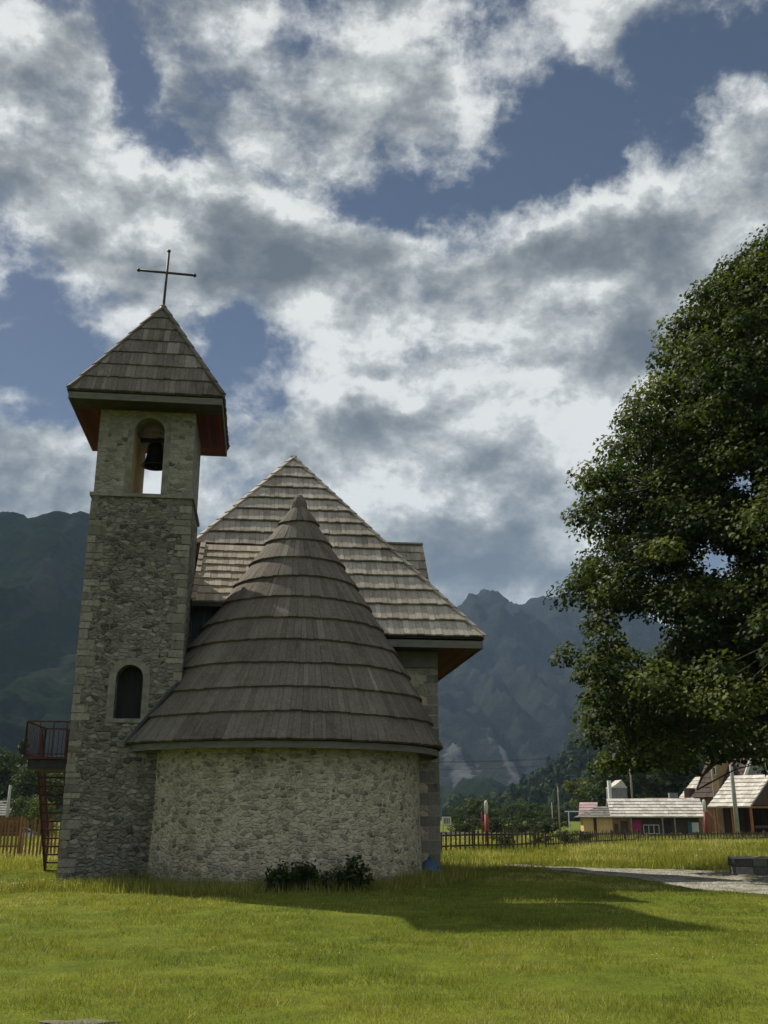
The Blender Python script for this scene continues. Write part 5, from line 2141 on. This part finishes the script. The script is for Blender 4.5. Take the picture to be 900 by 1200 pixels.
# boulders and a low kerb wall in the meadow
for i, (px, sz, lb) in enumerate(((643, .55, 'rounded grey boulder in the meadow, the larger one'), (652, .42, 'sharper small grey boulder beside the larger one'))):
    bmv = MB()
    bmv.lathe([(0, -.3), (.8, -.2), (1, .2), (.85, .6), (.45, .9), (0, 1.0)], 14)
    for j, v in enumerate(bmv.v):
        k = 1 + .35 * (vnoise(np.array([v[0] * 1.3 + 3 * i + 10]), np.array([v[1] * 1.3 + v[2] * 1.7 + 10]))[0] - .5)
        bmv.v[j] = (v[0] * k * sz * 1.5, v[1] * k * sz, v[2] * k * sz)
    q = at(px, 968, 100)
    o = bmv.build('boulder', M['rock'])
    o.location = (q.x, 100, zt(q.x, 100))
    tag(o, lb, 'boulder')
g = MB()
qa, qb = at(505, 968, 96), at(628, 970, 104)
n_b = 16
for j in range(n_b):
    a, b = qa.lerp(qb, j / n_b), qa.lerp(qb, (j + .985) / n_b)
    z0 = zt(a.x, a.y)
    g.hexa([(a.x, a.y, z0 - .2), (b.x, b.y, z0 - .2), (b.x, b.y + .5, z0 - .2), (a.x, a.y + .5, z0 - .2), (a.x, a.y, z0 + .85), (b.x, b.y, z0 + .85), (b.x, b.y + .5, z0 + .85), (a.x, a.y + .5, z0 + .85)], random.random())
tag(g.build('low_wall', M['rock']), 'long low grey stone wall lying across the far meadow', 'wall')
g = MB()
qa, qb = at(540, 955, 190), at(640, 955, 185)
for j in range(12):
    a, b = qa.lerp(qb, j / 12), qa.lerp(qb, (j + .98) / 12)
    z0 = zt(a.x, a.y)
    g.hexa([(a.x, a.y, z0 - .2), (b.x, b.y, z0 - .2), (b.x, b.y + .6, z0 - .2), (a.x, a.y + .6, z0 - .2), (a.x, a.y, z0 + .5), (b.x, b.y, z0 + .5), (b.x, b.y + .6, z0 + .5), (a.x, a.y + .6, z0 + .5)], random.random())
tag(g.build('field_wall', M['timber']), 'grey field wall running under the valley trees', 'wall')
fh = frame('farm_house', 586, 330, R(10), -1.0, 'tiny pale farmhouse between the two round valley trees', 'house')
wall_box(fh, (0, 0, -.3), (4.2, 4, 2.4), M['grey_wall'])
slab_roof(fh, 'roof', -.3, 4.5, -.3, 2, 2.4, 4.0, M['grey_roof'], 5, .5)
slab_roof(fh, 'roof', -.3, 4.5, 4.3, 2, 2.4, 4.0, M['grey_roof'], 5, .5)
fh.scale = (.62, .62, .62)
window(fh, 1.4, .8, .8, 1.0, 0.0)


# ------------------------------------------------------------------ cars
def car(px, Y, rz, paint, label):
    p = at(px, 950, Y)
    o = empty('parked_car', (p.x, Y, zt(p.x, Y)), rz, label, 'car', 'cars parked in the valley')
    prof = [(-2.05, .35), (-2.1, .62), (-1.95, .86), (-1.25, .95), (-.62, 1.40), (.75, 1.45), (1.45, 1.02), (1.98, .94), (2.08, .6), (2.05, .35)]
    g = MB()
    L_, R_ = [], []
    for x_, z_ in prof:
        k = .86 if z_ < 1.0 else .68
        L_.append((x_, -k, z_))
        R_.append((x_, k, z_))
    g.face(L_)
    g.face(R_[::-1])
    for i in range(len(prof)):
        j = (i + 1) % len(prof)
        g.face([L_[j], L_[i], R_[i], R_[j]])
    g.build('body', paint, o)
    g = MB()
    for s in (-1, 1):
        w_ = [(-1.02, .97), (-.58, 1.33), (.68, 1.37), (1.2, 1.02)]
        yy = [(.865 if z_ < 1.1 else .735) * s for _, z_ in w_]
        g.face([(a, y_, z_) for (a, z_), y_ in zip(w_, yy)])
    g.face([(-1.22, -.7, 1.0), (-1.22, .7, 1.0), (-.68, .6, 1.385), (-.68, -.6, 1.385)])
    g.face([(1.43, -.7, 1.06), (.82, -.6, 1.435), (.82, .6, 1.435), (1.43, .7, 1.06)])
    g.build('glass', M['glass'], o)
    for x_ in (-1.3, 1.3):
        for s in (-1, 1):
            g = MB()
            g.tube([(x_, s * .70, .32), (x_, s * .89, .32)], .32, 16)
            wv_ = g.build('wheel', M['rubber'], o)
            g = MB()
            g.tube([(x_, s * .885, .32), (x_, s * .90, .32)], .19, 12)
            g.build('rim', M['silver'], wv_)
    for s in (-.6, .6):
        g = MB()
        g.box((-2.12, s - .17, .62), (-2.03, s + .17, .76))
        g.build('headlight', M['white'], o)


car(26, 104, R(12), M['silver'], 'pale silver car parked beyond the brown fence')
car(38, 112, R(165), M['dark_car'], 'dark car parked behind the pale silver one')
car(649, 270, R(20), M['white_car'], 'tiny white car far off beside the short white mast')

# ------------------------------------------------------------------ air
m = bpy.data.materials.new('valley_air')
m.use_nodes = True
n = NT(m.node_tree)
n.n.clear()
out = n.add('ShaderNodeOutputMaterial')
HAZE_DENSITY = 0.000095
vol = n.add('ShaderNodeVolumePrincipled', {'Color': (.46, .67, 1.0, 1), 'Density': HAZE_DENSITY, 'Anisotropy': 0.0})
n.l.new(vol.outputs[0], out.inputs['Volume'])
hz = MB()
hz.box((-6200, -5600, -30), (6200, 5600, 1150))
haze = hz.build('haze', m)
tag(haze, kind='stuff')
